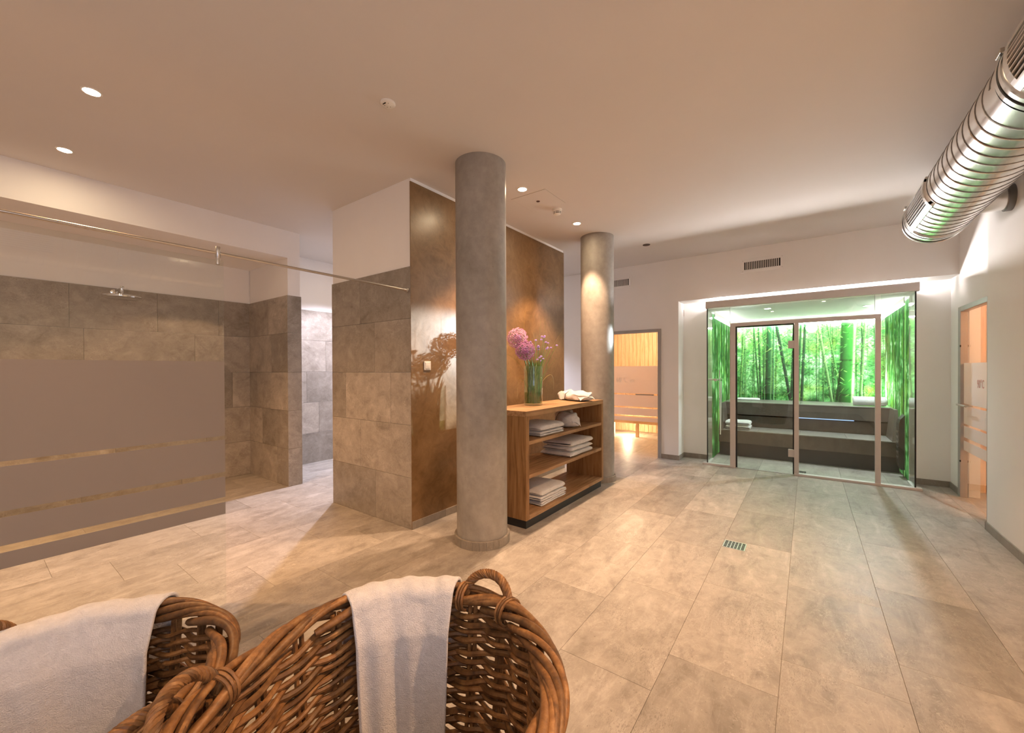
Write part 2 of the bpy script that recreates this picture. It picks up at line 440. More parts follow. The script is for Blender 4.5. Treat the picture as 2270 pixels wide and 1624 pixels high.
# left shower bay
wl = wallbox('wall_left', (-1.7, 2.6, 6.572, 6.75, 0, CEIL))
wall_tiles(wl, 'y', 6.56, -1, -1.6, 2.51, [[-1.0, -.1, .8, 1.7], [-.7, .2, 1.08, 1.97], [-.4, .5, 1.4, 2.28], [-.85, .05, .83, 1.85], [-.75, .14, .72, 1.47, 2.12]])
pier = wallbox('wall_pier', (2.512, 2.668, 5.416, 6.56, 0, CEIL))
wall_tiles(pier, 'x', 2.5, -1, 5.404, 6.56, [[5.72], [6.15], [5.9, 6.3], [5.86], [5.95]])
wall_tiles(pier, 'y', 5.404, -1, 2.5, 2.68, [[], [], [], [], []])
wall_tiles(pier, 'x', 2.68, 1, 5.404, 6.5, [[5.9], [6.2], [5.7], [6.1], [5.9]])
wallbox('wall_bay_header', (-1.7, 2.512, 5.416, 5.56, 2.954, CEIL), (-1.7, 2.512, 5.56, 6.572, 2.954, 3.02))
wallbox('wall_bay_end', (-1.75, -1.6, 5.41, 6.75, 0, CEIL))
wc = wallbox('wall_corridor', (2.6, 7.1, 6.512, 6.75, 0, CEIL))
wall_tiles(wc, 'y', 6.5, -1, 2.66, 6.97, [[3.1, 3.99, 4.9], [3.5, 4.4, 5.3], [3.3, 4.2, 5.1], [3.62, 4.5, 5.4], [3.2, 4.1, 5.0]])
# wall behind the camera with its window, far left wall
wallbox('wall_behind', (-3.5, -3.35, -1.7, 6.75, 0, CEIL))
wallbox('wall_left_rear', (-3.5, -1.75, 5.41, 5.56, 0, CEIL))
win = MB()
for x in (-2.6, -1.28, .04): win.box(x, x + .06, -1.60, -1.54, .98, 2.58)
for z in (.98, 2.52): win.box(-2.6, .1, -1.60, -1.54, z, z + .06)
win.box(-2.62, .12, -1.56, -1.30, .955, .98)
win = struct(win.build('window_1', M['white']))
MB().box(-2.56, .06, -1.574, -1.568, 1.02, 2.54).build('window_pane', M['glass'], win)
# right side: near wall, rear wall with sauna door opening
wallbox('wall_right', (.1, 5.6, -1.70, -1.34, 0, CEIL), (-3.5, -2.6, -1.70, -1.34, 0, CEIL), (-2.6, .1, -1.70, -1.34, 0, .98), (-2.6, .1, -1.70, -1.34, 2.58, CEIL))
wallbox('wall_right_rear', (5.6, 5.94, -1.60, -1.445, 0, CEIL), (6.90, 7.45, -1.60, -1.445, 0, CEIL), (5.94, 6.90, -1.60, -1.445, 2.20, CEIL))
# back wall: sauna wall, header over the steam recess, recess flanks
wallbox('wall_back', (6.97, 7.31, 1.71, 1.99, 0, CEIL), (6.97, 7.09, 1.99, 2.96, 2.175, CEIL), (6.97, 7.09, 2.96, 6.52, 0, CEIL), (6.97, 7.31, -1.445, 1.71, 2.605, CEIL))
wallbox('wall_recess', (7.31, 7.45, 1.275, 1.75, 0, 2.605), (7.31, 7.45, -1.46, -1.075, 0, 2.605))
# steam room shell
wallbox('wall_steam_left', (7.45, 9.45, 1.29, 1.40, 0, 2.6)); wallbox('wall_steam_right', (7.45, 9.45, -1.20, -1.09, 0, 2.6))
wallbox('wall_steam_back', (9.345, 9.45, -1.2, 1.4, 0, 2.6)); wallbox('ceiling_steam', (6.985, 9.4, -1.09, 1.29, 2.435, 2.50))
# skirting
def skirting(name, *boxes):
    mb = MB()
    for b in boxes: mb.cbox(*b, .002)
    return struct(mb.build(name, M['skirt']))
skirting('baseboard_right', (-.9, 5.6, -1.34, -1.328, 0, .075), (5.6, 5.612, -1.44, -1.328, 0, .075))
skirting('baseboard_recess_right', (7.298, 7.31, -1.433, -1.075, 0, .075), (6.93, 7.31, -1.445, -1.433, 0, .075))
skirting('baseboard_recess_left', (7.298, 7.31, 1.275, 1.698, 0, .075), (6.96, 7.31, 1.698, 1.71, 0, .075))
skirting('baseboard_back', (6.958, 6.97, 1.70, 1.985, 0, .075))
skirting('baseboard_back_left', (6.958, 6.97, 3.02, 6.5, 0, .075))
# ------------------------------------------------------------------ columns
def column(x, y, label):
    r = thing('concrete_column', (x, y, 0), label, 'column')
    MB().lathe([(.222, .0), (.222, CEIL)], 64, (x, y, 0)).build('shaft', M['concrete'], r, True)
    MB().lathe([(.224, .071), (.239, .071), (.241, .069), (.241, .0)], 64, (x, y, 0)).build('plinth_core', M['grout'], r, True)
    n = 26
    o0 = None
    for i in range(n):
        mb = MB(); a0 = -.5 * 2 * PI / n + .004; a1 = .5 * 2 * PI / n - .004
        pr = [(.228, .0), (.244, .0), (.244, .070), (.242, .073), (.228, .073)]
        mb.lathe([(a, b) for a, b in pr] + [pr[0]], 3, (0, 0, 0), 'z', a0, a1)
        if o0 is None:
            o0 = mb.build('plinth_tile', M['skirt'], r, world=False); o = o0
        else:
            o = bpy.data.objects.new('plinth_tile', o0.data); COL.objects.link(o); o.parent = r
        o.rotation_euler = (0, 0, 2 * PI * i / n)
column(2.725, 2.325, 'thick round concrete column in the foreground left of the oak shelf')
column(5.165, 2.325, 'round concrete column behind the oak shelf, beside the sauna door')
# ------------------------------------------------------------------ ceiling fixtures
def downlight(x, y, label, lit=True, power=P_DOWN, z=CEIL, color=WARM, angle=84, blend=.4, group='warm recessed ceiling downlights'):
    r = thing('downlight', (x, y, z), label, 'downlight', group)
    MB().lathe([(.052, .0), (.050, -.004), (.042, -.004), (.040, .0)], 32, (x, y, z)).build('trim_ring', M['plastic'] if lit else M['dark'], r, True)
    if lit:
        MB().disc(.041, -.0025, 24, (x, y, z), False).build('lens', M['lens'], r)
        l = bpy.data.lights.new('downlight_beam', 'SPOT'); l.energy = power; l.color = color; l.spot_size = math.radians(angle); l.spot_blend = blend; l.shadow_soft_size = .035
        o = bpy.data.objects.new('downlight_beam', l); COL.objects.link(o); o.parent = r; o.location = (0, 0, -.02)
    else:
        MB().disc(.041, -.002, 24, (x, y, z), False).build('lens', M['darkred'], r)
downlight(.517, 3.723, 'lit ceiling downlight nearest the glass shower screen', power=P_DOWN * .82, color=(1, .54, .235), angle=126, blend=.85)
downlight(.520, 4.88, 'lit ceiling downlight deeper in the shower bay', power=P_DOWN * .7, color=(1, .54, .235), angle=110, blend=.8)
downlight(3.335, 2.30, 'lit ceiling downlight right beside the foreground column')
downlight(4.52, 2.30, 'lit ceiling downlight in front of the farther column')
downlight(5.90, 1.887, 'unlit dark ceiling spot near the back wall', lit=False)
# further lamps of the same rows, outside the frame
downlight(-.66, 3.72, 'lit ceiling downlight above the shower entrance, outside the picture', power=P_DOWN * .8, color=(1, .54, .235))
downlight(1.95, -.35, 'lit ceiling downlight above the right foreground, outside the picture', power=P_DOWN * 1.1, angle=106, color=(1, .56, .28))
downlight(.1, -.35, 'lit ceiling downlight above the camera position, outside the picture', power=P_DOWN * .15, angle=125)
downlight(-1.3, .9, 'lit ceiling downlight behind the baskets', power=P_DOWN * .2)
downlight(3.6, 5.45, 'cool white corridor downlight behind the partition', power=330, color=(.82, .81, 1.0), angle=116, group='corridor downlights')
downlight(5.6, 5.45, 'cool white corridor downlight at the far corridor end', power=290, color=(.82, .82, 1.0), angle=116, group='corridor downlights')
def globe():  # unseen fill lamp, added to lift the ambient light of the room
    x, y, z = -1.7, -.1, 2.75
    r = thing('fill_globe', (x, y, CEIL), 'opal globe added as fill light behind the camera, outside the picture', 'lamp')
    MB().lathe([(.0, .14), (.07, .121), (.121, .07), (.14, 0), (.121, -.07), (.07, -.121), (0, -.14)], 28, (x, y, z)).build('shade', M['opal'], r, True)
    MB().tube([(x, y, z + .13), (x, y, CEIL - .02)], .004, 6).build('cord', M['strap'], r)
    MB().lathe([(.05, -.02), (.05, 0)], 20, (x, y, CEIL)).build('canopy', M['plastic'], r, True)
    l = bpy.data.lights.new('fill_glow', 'POINT'); l.energy = P_FILL; l.color = (1, .80, .66); l.shadow_soft_size = .15
    o = bpy.data.objects.new('fill_glow', l); COL.objects.link(o); o.parent = r; o.location = (0, 0, z - CEIL)
globe()
def detectors():
    x, y = 1.72, 2.285
    r = thing('presence_sensor', (x, y, CEIL), 'flat round sensor on the ceiling left of the foreground column', 'sensor')
    MB().lathe([(.05, 0), (.05, -.008), (.044, -.014), (.0, -.016)], 32, (x, y, CEIL)).build('housing', M['plastic'], r, True)
    MB().box(x - .03, x - .024, y - .012, y + .016, CEIL - .0175, CEIL - .013).build('slot', M['dark'], r)
    for k in range(5):
        a = k * 1.05
        MB().lathe([(.003, 0), (.0, -.0005)], 8, (x + .022 * math.cos(a), y + .022 * math.sin(a), CEIL - .0156)).build('led_dot', M['dark'], r)
    x, y = 3.99, 2.275
    r = thing('smoke_detector', (x, y, CEIL), 'white domed smoke detector between the two ceiling downlights', 'smoke detector')
    MB().lathe([(.052, 0), (.052, -.016), (.046, -.020), (.046, -.03), (.0, -.03)], 40, (x, y, CEIL)).build('base', M['plastic'], r, True)
    for zz, rr in ((-.035, .043), (-.047, .038)):
        MB().lathe([(rr, zz + .004), (rr, zz - .004), (.0, zz - .004)], 40, (x, y, CEIL)).build('vent_slot', M['dark'], r, True)
    MB().lathe([(.046, -.030), (.046, -.032), (.0435, -.0325)], 40, (x, y, CEIL)).build('ring', M['plastic'], r, True)
    MB().lathe([(.044, -.039), (.042, -.0435), (.0385, -.0435)], 40, (x, y, CEIL)).build('ring', M['plastic'], r, True)
    MB().lathe([(.039, -.051), (.034, -.058), (.018, -.065), (0, -.067)], 40, (x, y, CEIL)).build('dome', M['plastic'], r, True)
    for k in range(6):
        a = k * PI / 3; c, s = math.cos(a), math.sin(a)
        MB().tube([(x + .0435 * c, y + .0435 * s, CEIL - .028), (x + .0435 * c, y + .0435 * s, CEIL - .052)], .003, 6).build('rib', M['plastic'], r)
    # access hatch
    r = thing('access_panel', (3.675, 2.325, CEIL), 'flush square access hatch in the ceiling beside the smoke detector', 'hatch')
    MB().box(3.465, 3.885, 2.115, 2.535, CEIL - .0012, CEIL + .0).build('seam', M['grout'], r)
    MB().cbox(3.4675, 3.8825, 2.1175, 2.5325, CEIL - .003, CEIL - .0003, .0008).build('panel', M['ceiling'], r)
    MB().lathe([(.020, -.003), (.018, -.006), (0, -.006)], 20, (3.67, 2.327, CEIL)).build('lock', M['darkred'], r, True)
detectors()
# ------------------------------------------------------------------ header grilles
def grille(y0, y1, label):
    r = thing('wall_grille', (6.97, (y0 + y1) / 2, 2.96), label, 'vent', 'ventilation grilles in the back wall')
    z0, z1 = 2.975, 3.088
    X = 6.97
    MB().box(X - .006, X + .0, y0, y1, z0, z1).build('backing', M['dark'], r)
    f = MB(); b = .045
    f.cbox(X - .009, X + .002, y0 - b, y0, z0 - b, z1 + b, .001); f.cbox(X - .009, X + .002, y1, y1 + b, z0 - b, z1 + b, .001)
    f.cbox(X - .009, X + .002, y0, y1, z0 - b, z0, .001); f.cbox(X - .009, X + .002, y0, y1, z1, z1 + b, .001)
    f.build('frame', M['white'], r)
    n = 20; p = (y1 - y0) / n
    base = None
    for i in range(n - 1):
        y = y0 + p * (i + 1)
        if base is None: base = MB().box(-.006, .0, -p * .22, p * .22, -(z1 - z0) / 2, (z1 - z0) / 2).build('slat', M['plastic'], r, world=False); o = base
        else: o = bpy.data.objects.new('slat', base.data); COL.objects.link(o); o.parent = r
        o.location = (-.006, y - r.location.y, (z0 + z1) / 2 - r.location.z)
    for yy in (y0 - .02, y1 + .02):
        for zz in (z0 - .022, z1 + .022): MB().lathe([(.005, -.0105), (0, -.011)], 8, (X, yy, zz), 'x').build('screw', M['steel'], r)
grille(.314, .766, 'vertical slot vent grille high on the wall above the steam room')
grille(2.539, 2.991, 'vertical slot vent grille half hidden behind the farther column')
# ------------------------------------------------------------------ spiral duct
def duct():
    cy, cz, R = -.99, 2.94, .228
    r = thing('spiral_duct', (2.5, cy, cz), 'galvanised spiral ventilation duct under the ceiling along the right wall', 'duct')
    def seg(x0, x1, rad=R): return MB().lathe([(rad, x0), (rad, x1)], 72, (0, cy, cz), 'x')
    seg(3.10, 5.38).build('duct_section', M['zinc'], r, True)
    seg(-2.5, 3.02, R).build('duct_section', M['zinc'], r, True)
    for (x0, x1) in ((3.16, 5.36), (-2.4, 2.98)):
        pts = []; n = int((x1 - x0) / .115 * 40)
        for i in range(n + 1):
            x = x0 + (x1 - x0) * i / n; a = 2 * PI * (x - x0) / .115
            pts.append((x, cy + (R + .0005) * math.cos(a), cz + (R + .0005) * math.sin(a)))
        MB().tube(pts, .0030, 5, False).build('spiral_seam', M['zincdark'], r, True)
        pts = [(p[0] + .011, cy + (p[1] - cy) * .999, cz + (p[2] - cz) * .999) for p in pts]
        MB().tube(pts, .0032, 5, False).build('spiral_rib', M['zinc'], r, True)
    def ring(x0, x1, rad, name='collar', mat='zinc'): MB().lathe([(R - .01, x0), (rad, x0), (rad, x1), (R - .01, x1)], 72, (0, cy, cz), 'x').build(name, M[mat], r, True)
    for x in (3.01, 5.39):
        ring(x, x + .022, R + .004, 'gasket_ring', 'gasket')
        ring(x - .03, x - .002, R + .011); ring(x + .024, x + .055, R + .011)
        for a in (.4, 2.5):
            y, z = cy + (R + .02) * math.cos(a), cz + (R + .02) * math.sin(a)
            MB().cbox(x - .02, x + .045, y - .008, y + .008, z - .012, z + .012, .002).build('clamp', M['steel'], r)
    seg(5.445, 5.54, R).build('duct_section', M['zinc'], r, True)
    MB().lathe([(R + .004, 5.54), (R + .010, 5.548), (R + .010, 5.56), (R - .004, 5.566), (0, 5.566)], 72, (0, cy, cz), 'x').build('end_cap', M['zinc'], r, True)
    # slot grilles let into the flank facing the room
    for (g0, g1) in ((4.62, 5.30), (2.15, 2.90), (-.1, .65)):
        gr = MB(); a0, a1 = math.radians(-30), math.radians(14)
        def P(x, a, rr): return (x, cy + rr * math.cos(a), cz + rr * math.sin(a))
        def patch(x0, x1, b0, b1, r0, r1, n=6):
            mb = MB()
            mb.grid(lambda u, v: P(x0 + (x1 - x0) * u, b0 + (b1 - b0) * v, r1), 1, n)
            for q in (b0, b1): mb.grid(lambda u, v, q=q: P(x0 + (x1 - x0) * u, q, r0 + (r1 - r0) * v), 1, 1)
            for q in (x0, x1): mb.grid(lambda u, v, q=q: P(q, b0 + (b1 - b0) * u, r0 + (r1 - r0) * v), n, 1)
            return mb
        patch(g0, g1, a0, a1, R - .002, R + .004).build('grille_back', M['dark'], r)
        e = .08
        for q in ((g0 - .03, g0 + .02, a0 - e, a1 + e), (g1 - .02, g1 + .03, a0 - e, a1 + e), (g0 - .03, g1 + .03, a0 - e - .08, a0 + .02), (g0 - .03, g1 + .03, a1 - .02, a1 + e + .08)):
            patch(*q, R - .002, R + .016).build('grille_frame', M['zinc'], r)
        for k in range(7):
            a = a0 + (a1 - a0) * (k + 1) / 8
            patch(g0, g1, a - .014, a + .014, R, R + .012, 1).build('grille_slat', M['alu'], r)
    # branch to the wall, hangers
    MB().lathe([(.09, -1.34), (.09, -1.12)], 32, (5.05, 0, cz - .06), 'y').build('branch', M['zinc'], r, True)
    MB().lathe([(.105, -1.34), (.105, -1.30), (.09, -1.30)], 32, (5.05, 0, cz - .06), 'y').build('branch_flange', M['zincdark'], r, True)
duct()
# ------------------------------------------------------------------ glass shower screen with rail
def screen():
    Y = 3.028; X0, X1 = -.62, 1.007
    r = thing('shower_screen', (X1, Y, 0), 'frameless glass shower screen with frosted band and clear stripes', 'glass screen')
    MB().box(X0, X1, Y - .004, Y + .004, .002, 2.202).build('glass_pane', M['glass'], r)
    bands = [(1.083, 1.559), (.851, 1.059), (.690, .822), (.582, .658)]
    for i, (z0, z1) in enumerate(bands):
        MB().box(X0 + .001, X1 - .001, Y - .0052, Y - .0043, z0, z1).build('frosted_band', M['frost'], r)
    for x in (X1 - .03, X0 + .25):
        MB().lathe([(.0, 2.288), (.013, 2.288), (.014, 2.286), (.014, 2.222), (.0115, 2.218), (.0115, 2.214), (.0125, 2.21), (.011, 2.175), (.0, 2.175)], 24, (x, Y - .002, 0)).build('clamp_bolt', M['steel'], r, True)
    r2 = thing('screen_rail', (2.45, Y, 2.247), 'brushed steel stabiliser rail from shower screen to tiled partition', 'rail')
    MB().tube([(-1.5, Y, 2.247), (2.47, Y, 2.247)], .0095, 16).build('bar', M['steel'], r2, True)
    MB().lathe([(.012, 2.44), (.012, 2.474), (.020, 2.478), (.020, 2.488), (.0, 2.488)], 24, (0, Y, 2.247), 'x').build('wall_rosette', M['steel'], r2, True)
screen()
# rain shower head
def shower_head():
    x, y, z = 1.075, 6.15, 2.318
    r = thing('rain_shower', (x, 6.548, 2.42), 'round chrome rain shower head on a short arm from the tiled wall', 'shower head')
    MB().lathe([(0, .020), (.15, .020), (.165, .014), (.168, .004), (.165, -.006), (.150, -.010), (0, -.010)], 56, (x, y, z)).build('head', M['chrome'], r, True)
    MB().lathe([(.0, .125), (.017, .125), (.018, .12), (.018, .055), (.014, .05), (.014, .02)], 24, (x, y, z)).build('swivel', M['chrome'], r, True)
    MB().tube([(x, 6.54, 2.425), (x, 6.3, 2.425), (x, y, 2.425)], .011, 16).build('arm', M['chrome'], r, True)
    MB().lathe([(.033, 6.548), (.033, 6.538), (.028, 6.535), (0, 6.535)], 28, (x, 0, 2.425), 'y').build('rosette', M['chrome'], r, True)
shower_head()
# light switch on the plaster
def switch():
    x0, x1, z0, z1 = 2.652, 2.738, 1.497, 1.585
    r = thing('light_switch', (2.695, 2.996, 1.54), 'cream double rocker light switch on the brown plaster wall', 'switch')
    MB().cbox(x0, x1, 2.986, 2.996, z0, z1, .003).build('frame', M['plastic'], r)
    MB().cbox(x0 + .014, x1 - .014, 2.982, 2.988, z0 + .014, z1 - .014, .002).build('rocker', M['plastic'], r)
    MB().cbox(x0 + .026, x1 - .026, 2.9805, 2.984, z0 + .03, z0 + .056, .001).build('label_window', M['plastic'], r)
switch()
# ------------------------------------------------------------------ oak shelf
SX0, SX1, SY0, SY1, STOP = 3.124, 4.89, 2.124, 2.63, 1.107
def shelf():
    r = thing('oak_shelf_unit', ((SX0 + SX1) / 2, (SY0 + SY1) / 2, 0), 'open backless oak shelf unit on a black plinth between two columns', 'shelf')
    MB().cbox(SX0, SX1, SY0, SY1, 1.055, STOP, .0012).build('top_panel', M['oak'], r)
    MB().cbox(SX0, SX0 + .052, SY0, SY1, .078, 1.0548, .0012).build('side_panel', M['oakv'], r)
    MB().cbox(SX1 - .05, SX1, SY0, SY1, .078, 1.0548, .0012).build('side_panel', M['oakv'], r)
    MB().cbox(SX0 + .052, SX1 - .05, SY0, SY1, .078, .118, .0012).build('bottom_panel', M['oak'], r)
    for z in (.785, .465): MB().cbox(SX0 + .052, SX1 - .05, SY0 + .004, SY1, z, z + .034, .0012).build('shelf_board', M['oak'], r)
    MB().box(SX0 + .012, SX1 - .05, SY0 + .012, SY1 - .03, .0, .078).build('plinth', M['black'], r)
shelf()
def towel_block(name, x0, x1, y0, y1, z0, z1, label, group, folds=2, seed=0, mat='towel', parent=None, rot=0, layers_side='y'):
    """folded towel: a stack of rounded folds; bulging front edge, layered ends"""
    rnd = random.Random(seed)
    cx, cy = (x0 + x1) / 2, (y0 + y1) / 2
    r = thing(name, (cx, cy, z0), label, 'towel', group)
    w, d, h = x1 - x0, y1 - y0, (z1 - z0) / folds
    for k in range(folds):
        mb = MB(); ph = rnd.random() * 6; zz = h * k
        n, m = 26, 20
        ox, oy = rnd.uniform(-.006, .006), rnd.uniform(-.004, .004)
        ex, ey = w / 2 * (1 - rnd.uniform(0, .02)), d / 2 * (1 - rnd.uniform(0, .03))
        def F(u, v):
            # closed loop of the cross section in (y, z), swept along x with rounded ends
            a = 2 * PI * v
            c, s = math.cos(a), math.sin(a)
            e = 4.5
            sq = lambda q: math.copysign(abs(q) ** (2 / e), q)
            t = 2 * u - 1
            endr = (1 - abs(t) ** 14) ** .5
            y = ey * sq(c) * (.97 + .03 * endr); z = h * .5 * sq(s) * (.25 + .75 * endr)
            x = ex * t
            wob = .0035 * math.sin(9 * x / w * 2 + ph + 5 * y) + .0022 * math.sin(31 * y + 13 * x + ph * 2)
            sag = -.010 * (abs(t) ** 6) * (1 if s > 0 else 0)
            return (ox + x + .004 * math.sin(11 * y + ph), oy + y + .003 * math.sin(17 * x + ph), zz + h / 2 + z + (wob if s > 0 else 0) + sag * (k == folds - 1))
        mb.grid(F, n, m)
        o = mb.build('fold', M[mat], r, True, world=False)
    r.rotation_euler = (0, 0, rot)
    return r
G = 'white towels folded on the oak shelf'
zb = .1185
towel_block('folded_towel', 3.44, 3.955, 2.15, 2.55, zb, zb + .046, 'white folded towel, lowest of the stack on the shelf bottom', G, 2, 1)
towel_block('folded_towel', 3.43, 3.96, 2.15, 2.55, zb + .046, zb + .094, 'white folded towel, middle of the stack on the shelf bottom', G, 2, 2)
towel_block('folded_towel', 3.44, 3.95, 2.155, 2.55, zb + .094, zb + .158, 'white folded towel, topmost of the stack on the shelf bottom', G, 1, 3)
zb = .4995
towel_block('folded_towel', 4.06, 4.65, 2.15, 2.56, zb, zb + .056, 'white folded towel, lowest of three on the middle board', G, 1, 4)
towel_block('folded_towel', 4.07, 4.66, 2.15, 2.55, zb + .056, zb + .110, 'white folded towel, middle of three on the middle board', G, 1, 5)
towel_block('folded_towel', 4.08, 4.66, 2.155, 2.55, zb + .110, zb + .182, 'white folded towel, topmost of three on the middle board', G, 1, 6)
zb = .8195
towel_block('folded_towel', 3.44, 3.93, 2.155, 2.55, zb, zb + .052, 'white folded towel under another on the upper board', G, 2, 7)
towel_block('folded_towel', 3.43, 3.925, 2.16, 2.55, zb + .052, zb + .118, 'white folded towel lying topmost on the upper board', G, 1, 8)
def bundle(x, y, z, L, wy, hz, rot, label, seed):
    """rolled bathrobe tied with a cord"""
    rnd = random.Random(seed); p = [rnd.random() * 6 for _ in range(6)]
    r = thing('tied_bathrobe', (x, y, z), label, 'bathrobe', 'tied white bathrobe bundles')
    def F(u, v):
        a = 2 * PI * v; t = 2 * u - 1
        sq = lambda q: math.copysign(abs(q) ** .62, q)
        pr = (1 - abs(t) ** 7) ** .5
        pinch = 1 - .10 * math.exp(-((t + .15) / .10) ** 2)
        yy = wy / 2 * sq(math.cos(a)) * pr * pinch; zz = hz / 2 * sq(math.sin(a)) * pr * pinch
        tw = pr * .010 * math.sin(3 * a + 4 * t + p[0]) + .007 * math.sin(5 * a - 7 * t + p[1]) + .004 * math.sin(11 * t + p[2] + 2 * a)
        zz = zz * (1 - .12 * t) + (tw if math.sin(a) > -.5 else 0)
        return (L / 2 * t + .01 * math.sin(2 * a + p[3]) * pr, yy + tw * .8, max(0.0, hz / 2 + zz))
    MB().grid(F, 40, 36).build('robe_roll', M['towel'], r, True, world=False)
    pts = []
    for i in range(40):
        q = F((1 - .15) / 2 + .0, i / 40); c = Vector((q[0], 0, hz / 2)); d = Vector(q) - c
        pts.append(tuple(c + d * 1.04 + Vector((.012 * math.sin(2 * PI * i / 40), 0, 0))))
    MB().tube(pts, .0032, 6, False, True).build('cord', M['strap'], r, True, world=False)
    # collar flap at the end
    MB().grid(lambda u, v: (L * (.30 + .20 * u), wy * (.44 * (2 * v - 1)), hz * (.92 - .45 * u * u) - .35 * hz * abs(2 * v - 1) ** 3), 10, 12).build('collar', M['towel'], r, True, world=False)
    r.rotation_euler = (0, 0, rot)
bundle(4.60, 2.38, STOP + .0005, .56, .25, .115, math.radians(242), 'white bathrobe bundle tied with a cord on top of the oak shelf', 3)
bundle(4.33, 2.35, .8195, .50, .24, .165, math.radians(222), 'white bathrobe bundle tied with a cord on the upper shelf board', 8)
# ------------------------------------------------------------------ vase and flowers
VX, VY = 3.735, 2.44
VG = 'flowers in the glass vase'
def vase():
    r = thing('glass_vase', (VX, VY, STOP), 'tall clear glass cylinder vase half full of stems on the oak shelf', 'vase')
    MB().lathe([(0, .0), (.097, .0), (.102, .005), (.103, .428), (.101, .430), (.098, .428), (.097, .024), (0, .022)], 56, (VX, VY, STOP + .0005)).build('body', M['vase'], r, True)
    MB().lathe([(0, .0225), (.0962, .0225), (.0962, .140), (0, .140)], 48, (VX, VY, STOP)).build('water', M['water'], r, True)
vase()
def curve_pts(a, b, c, n=14):
    a, b, c = Vector(a), Vector(b), Vector(c)
    return [a * (1 - t) ** 2 + b * 2 * t * (1 - t) + c * t * t for t in [i / n for i in range(n + 1)]]
CAMR = Vector((math.sin(math.radians(36.165)), -math.cos(math.radians(36.165)), 0)); CAMF = Vector((math.cos(math.radians(36.165)), math.sin(math.radians(36.165)), 0))
def vpos(dx, dz, df=0):    # sideways (towards the right of the room), up from the shelf, away from it
    return Vector((VX, VY, STOP)) + CAMR * dx * 1.5 + CAMF * df + Vector((0, 0, dz))
def allium(dx, dz, df, rad, mat, label, seed):
    rnd = random.Random(seed)
    base = vpos(rnd.uniform(-.03, .03), .03); top = vpos(dx, dz, df)
    r = thing('allium_flower', tuple(base), label, 'flower', VG)
    MB().tube(curve_pts(base, vpos(dx * .15, .36, df * .2), top), .0055, 7).build('stem', M['stem'], r, True)
    mb = MB(); n = 460
    for i in range(n):
        z = 1 - 2 * (i + .5) / n; a = i * 2.399963; q = math.sqrt(1 - z * z)
        d = Vector((q * math.cos(a), q * math.sin(a), z)); rr = rad * rnd.uniform(.78, 1.04)
        u = d.orthogonal().normalized(); w = d.cross(u); k0 = rnd.random() * 6
        c = top + d * rr
        s = rad * .105
        vs = [tuple(c - d * s * .3)]
        for k in range(10):
            an = k0 + k * PI / 5; rad_k = s * (1.35 if k % 2 == 0 else .4)
            vs.append(tuple(c + (u * math.cos(an) + w * math.sin(an)) * rad_k + d * s * (.45 if k % 2 == 0 else 0)))
        mb.add(vs, [(0, 1 + k, 1 + (k + 1) % 10) for k in range(10)])
    tag(mb.build('flower_head', M[mat], r), kind='stuff')
    mb = MB()
    for i in range(0, n, 3):
        z = 1 - 2 * (i + .5) / n; a = i * 2.399963; q = math.sqrt(1 - z * z)
        d = Vector((q * math.cos(a), q * math.sin(a), z)); mb.tube([top, top + d * rad * .93], .0012, 3, False)
    tag(mb.build('flower_stalks', M['stem'], r), kind='stuff')
    MB().lathe([(0, -.40 * rad), (.33 * rad, -.24 * rad), (.43 * rad, 0), (.33 * rad, .24 * rad), (0, .40 * rad)], 12, tuple(top)).build('flower_core', M['verbena'], r, True)
allium(-.116, .745, .06, .115, 'allium_pink', 'pale pink globe allium, the higher of the two in the vase', 1)
allium(-.060, .600, -.02, .107, 'allium_purple', 'darker purple globe allium, the lower of the two in the vase', 2)
def verbena(dx, dz, df, heads, label, seed):
    rnd = random.Random(seed); base = vpos(rnd.uniform(-.045, .05), .03, rnd.uniform(-.04, .04)); top = vpos(dx, dz, df)
    r = thing('verbena_sprig', tuple(base), label, 'flower', VG)
    MB().tube(curve_pts(base, vpos(dx * .25 + .01, .36, df * .3), top, 12), .0022, 5).build('stem', M['stem'], r, True)
    for k in range(heads):
        c = top + (CAMR * rnd.uniform(-.03, .03) + CAMF * rnd.uniform(-.02, .02) + Vector((0, 0, rnd.uniform(-.03, .015)))) * (k > 0)
        if k: MB().tube([top - Vector((0, 0, .05)), c], .0014, 4).build('side_stem', M['stem'], r)
        mb = MB(); rad = rnd.uniform(.010, .014)
        for i in range(26):
            z = 1 - 1.4 * (i + .5) / 26; a = i * 2.4; q = math.sqrt(max(0, 1 - z * z)); d = Vector((q * math.cos(a), q * math.sin(a), z * .8))
            p = c + d * rad; u = d.orthogonal().normalized() * .004; w = d.cross(u).normalized() * .004
            mb.add([tuple(p + d * .002), tuple(p + u), tuple(p + w), tuple(p - u), tuple(p - w)], [(0, 1, 2), (0, 2, 3), (0, 3, 4), (0, 4, 1)])
        mb.lathe([(0, -rad * .6), (rad * .8, 0), (0, rad * .8)], 8, tuple(c))
        mb.build('blossom', M['verbena'], r)
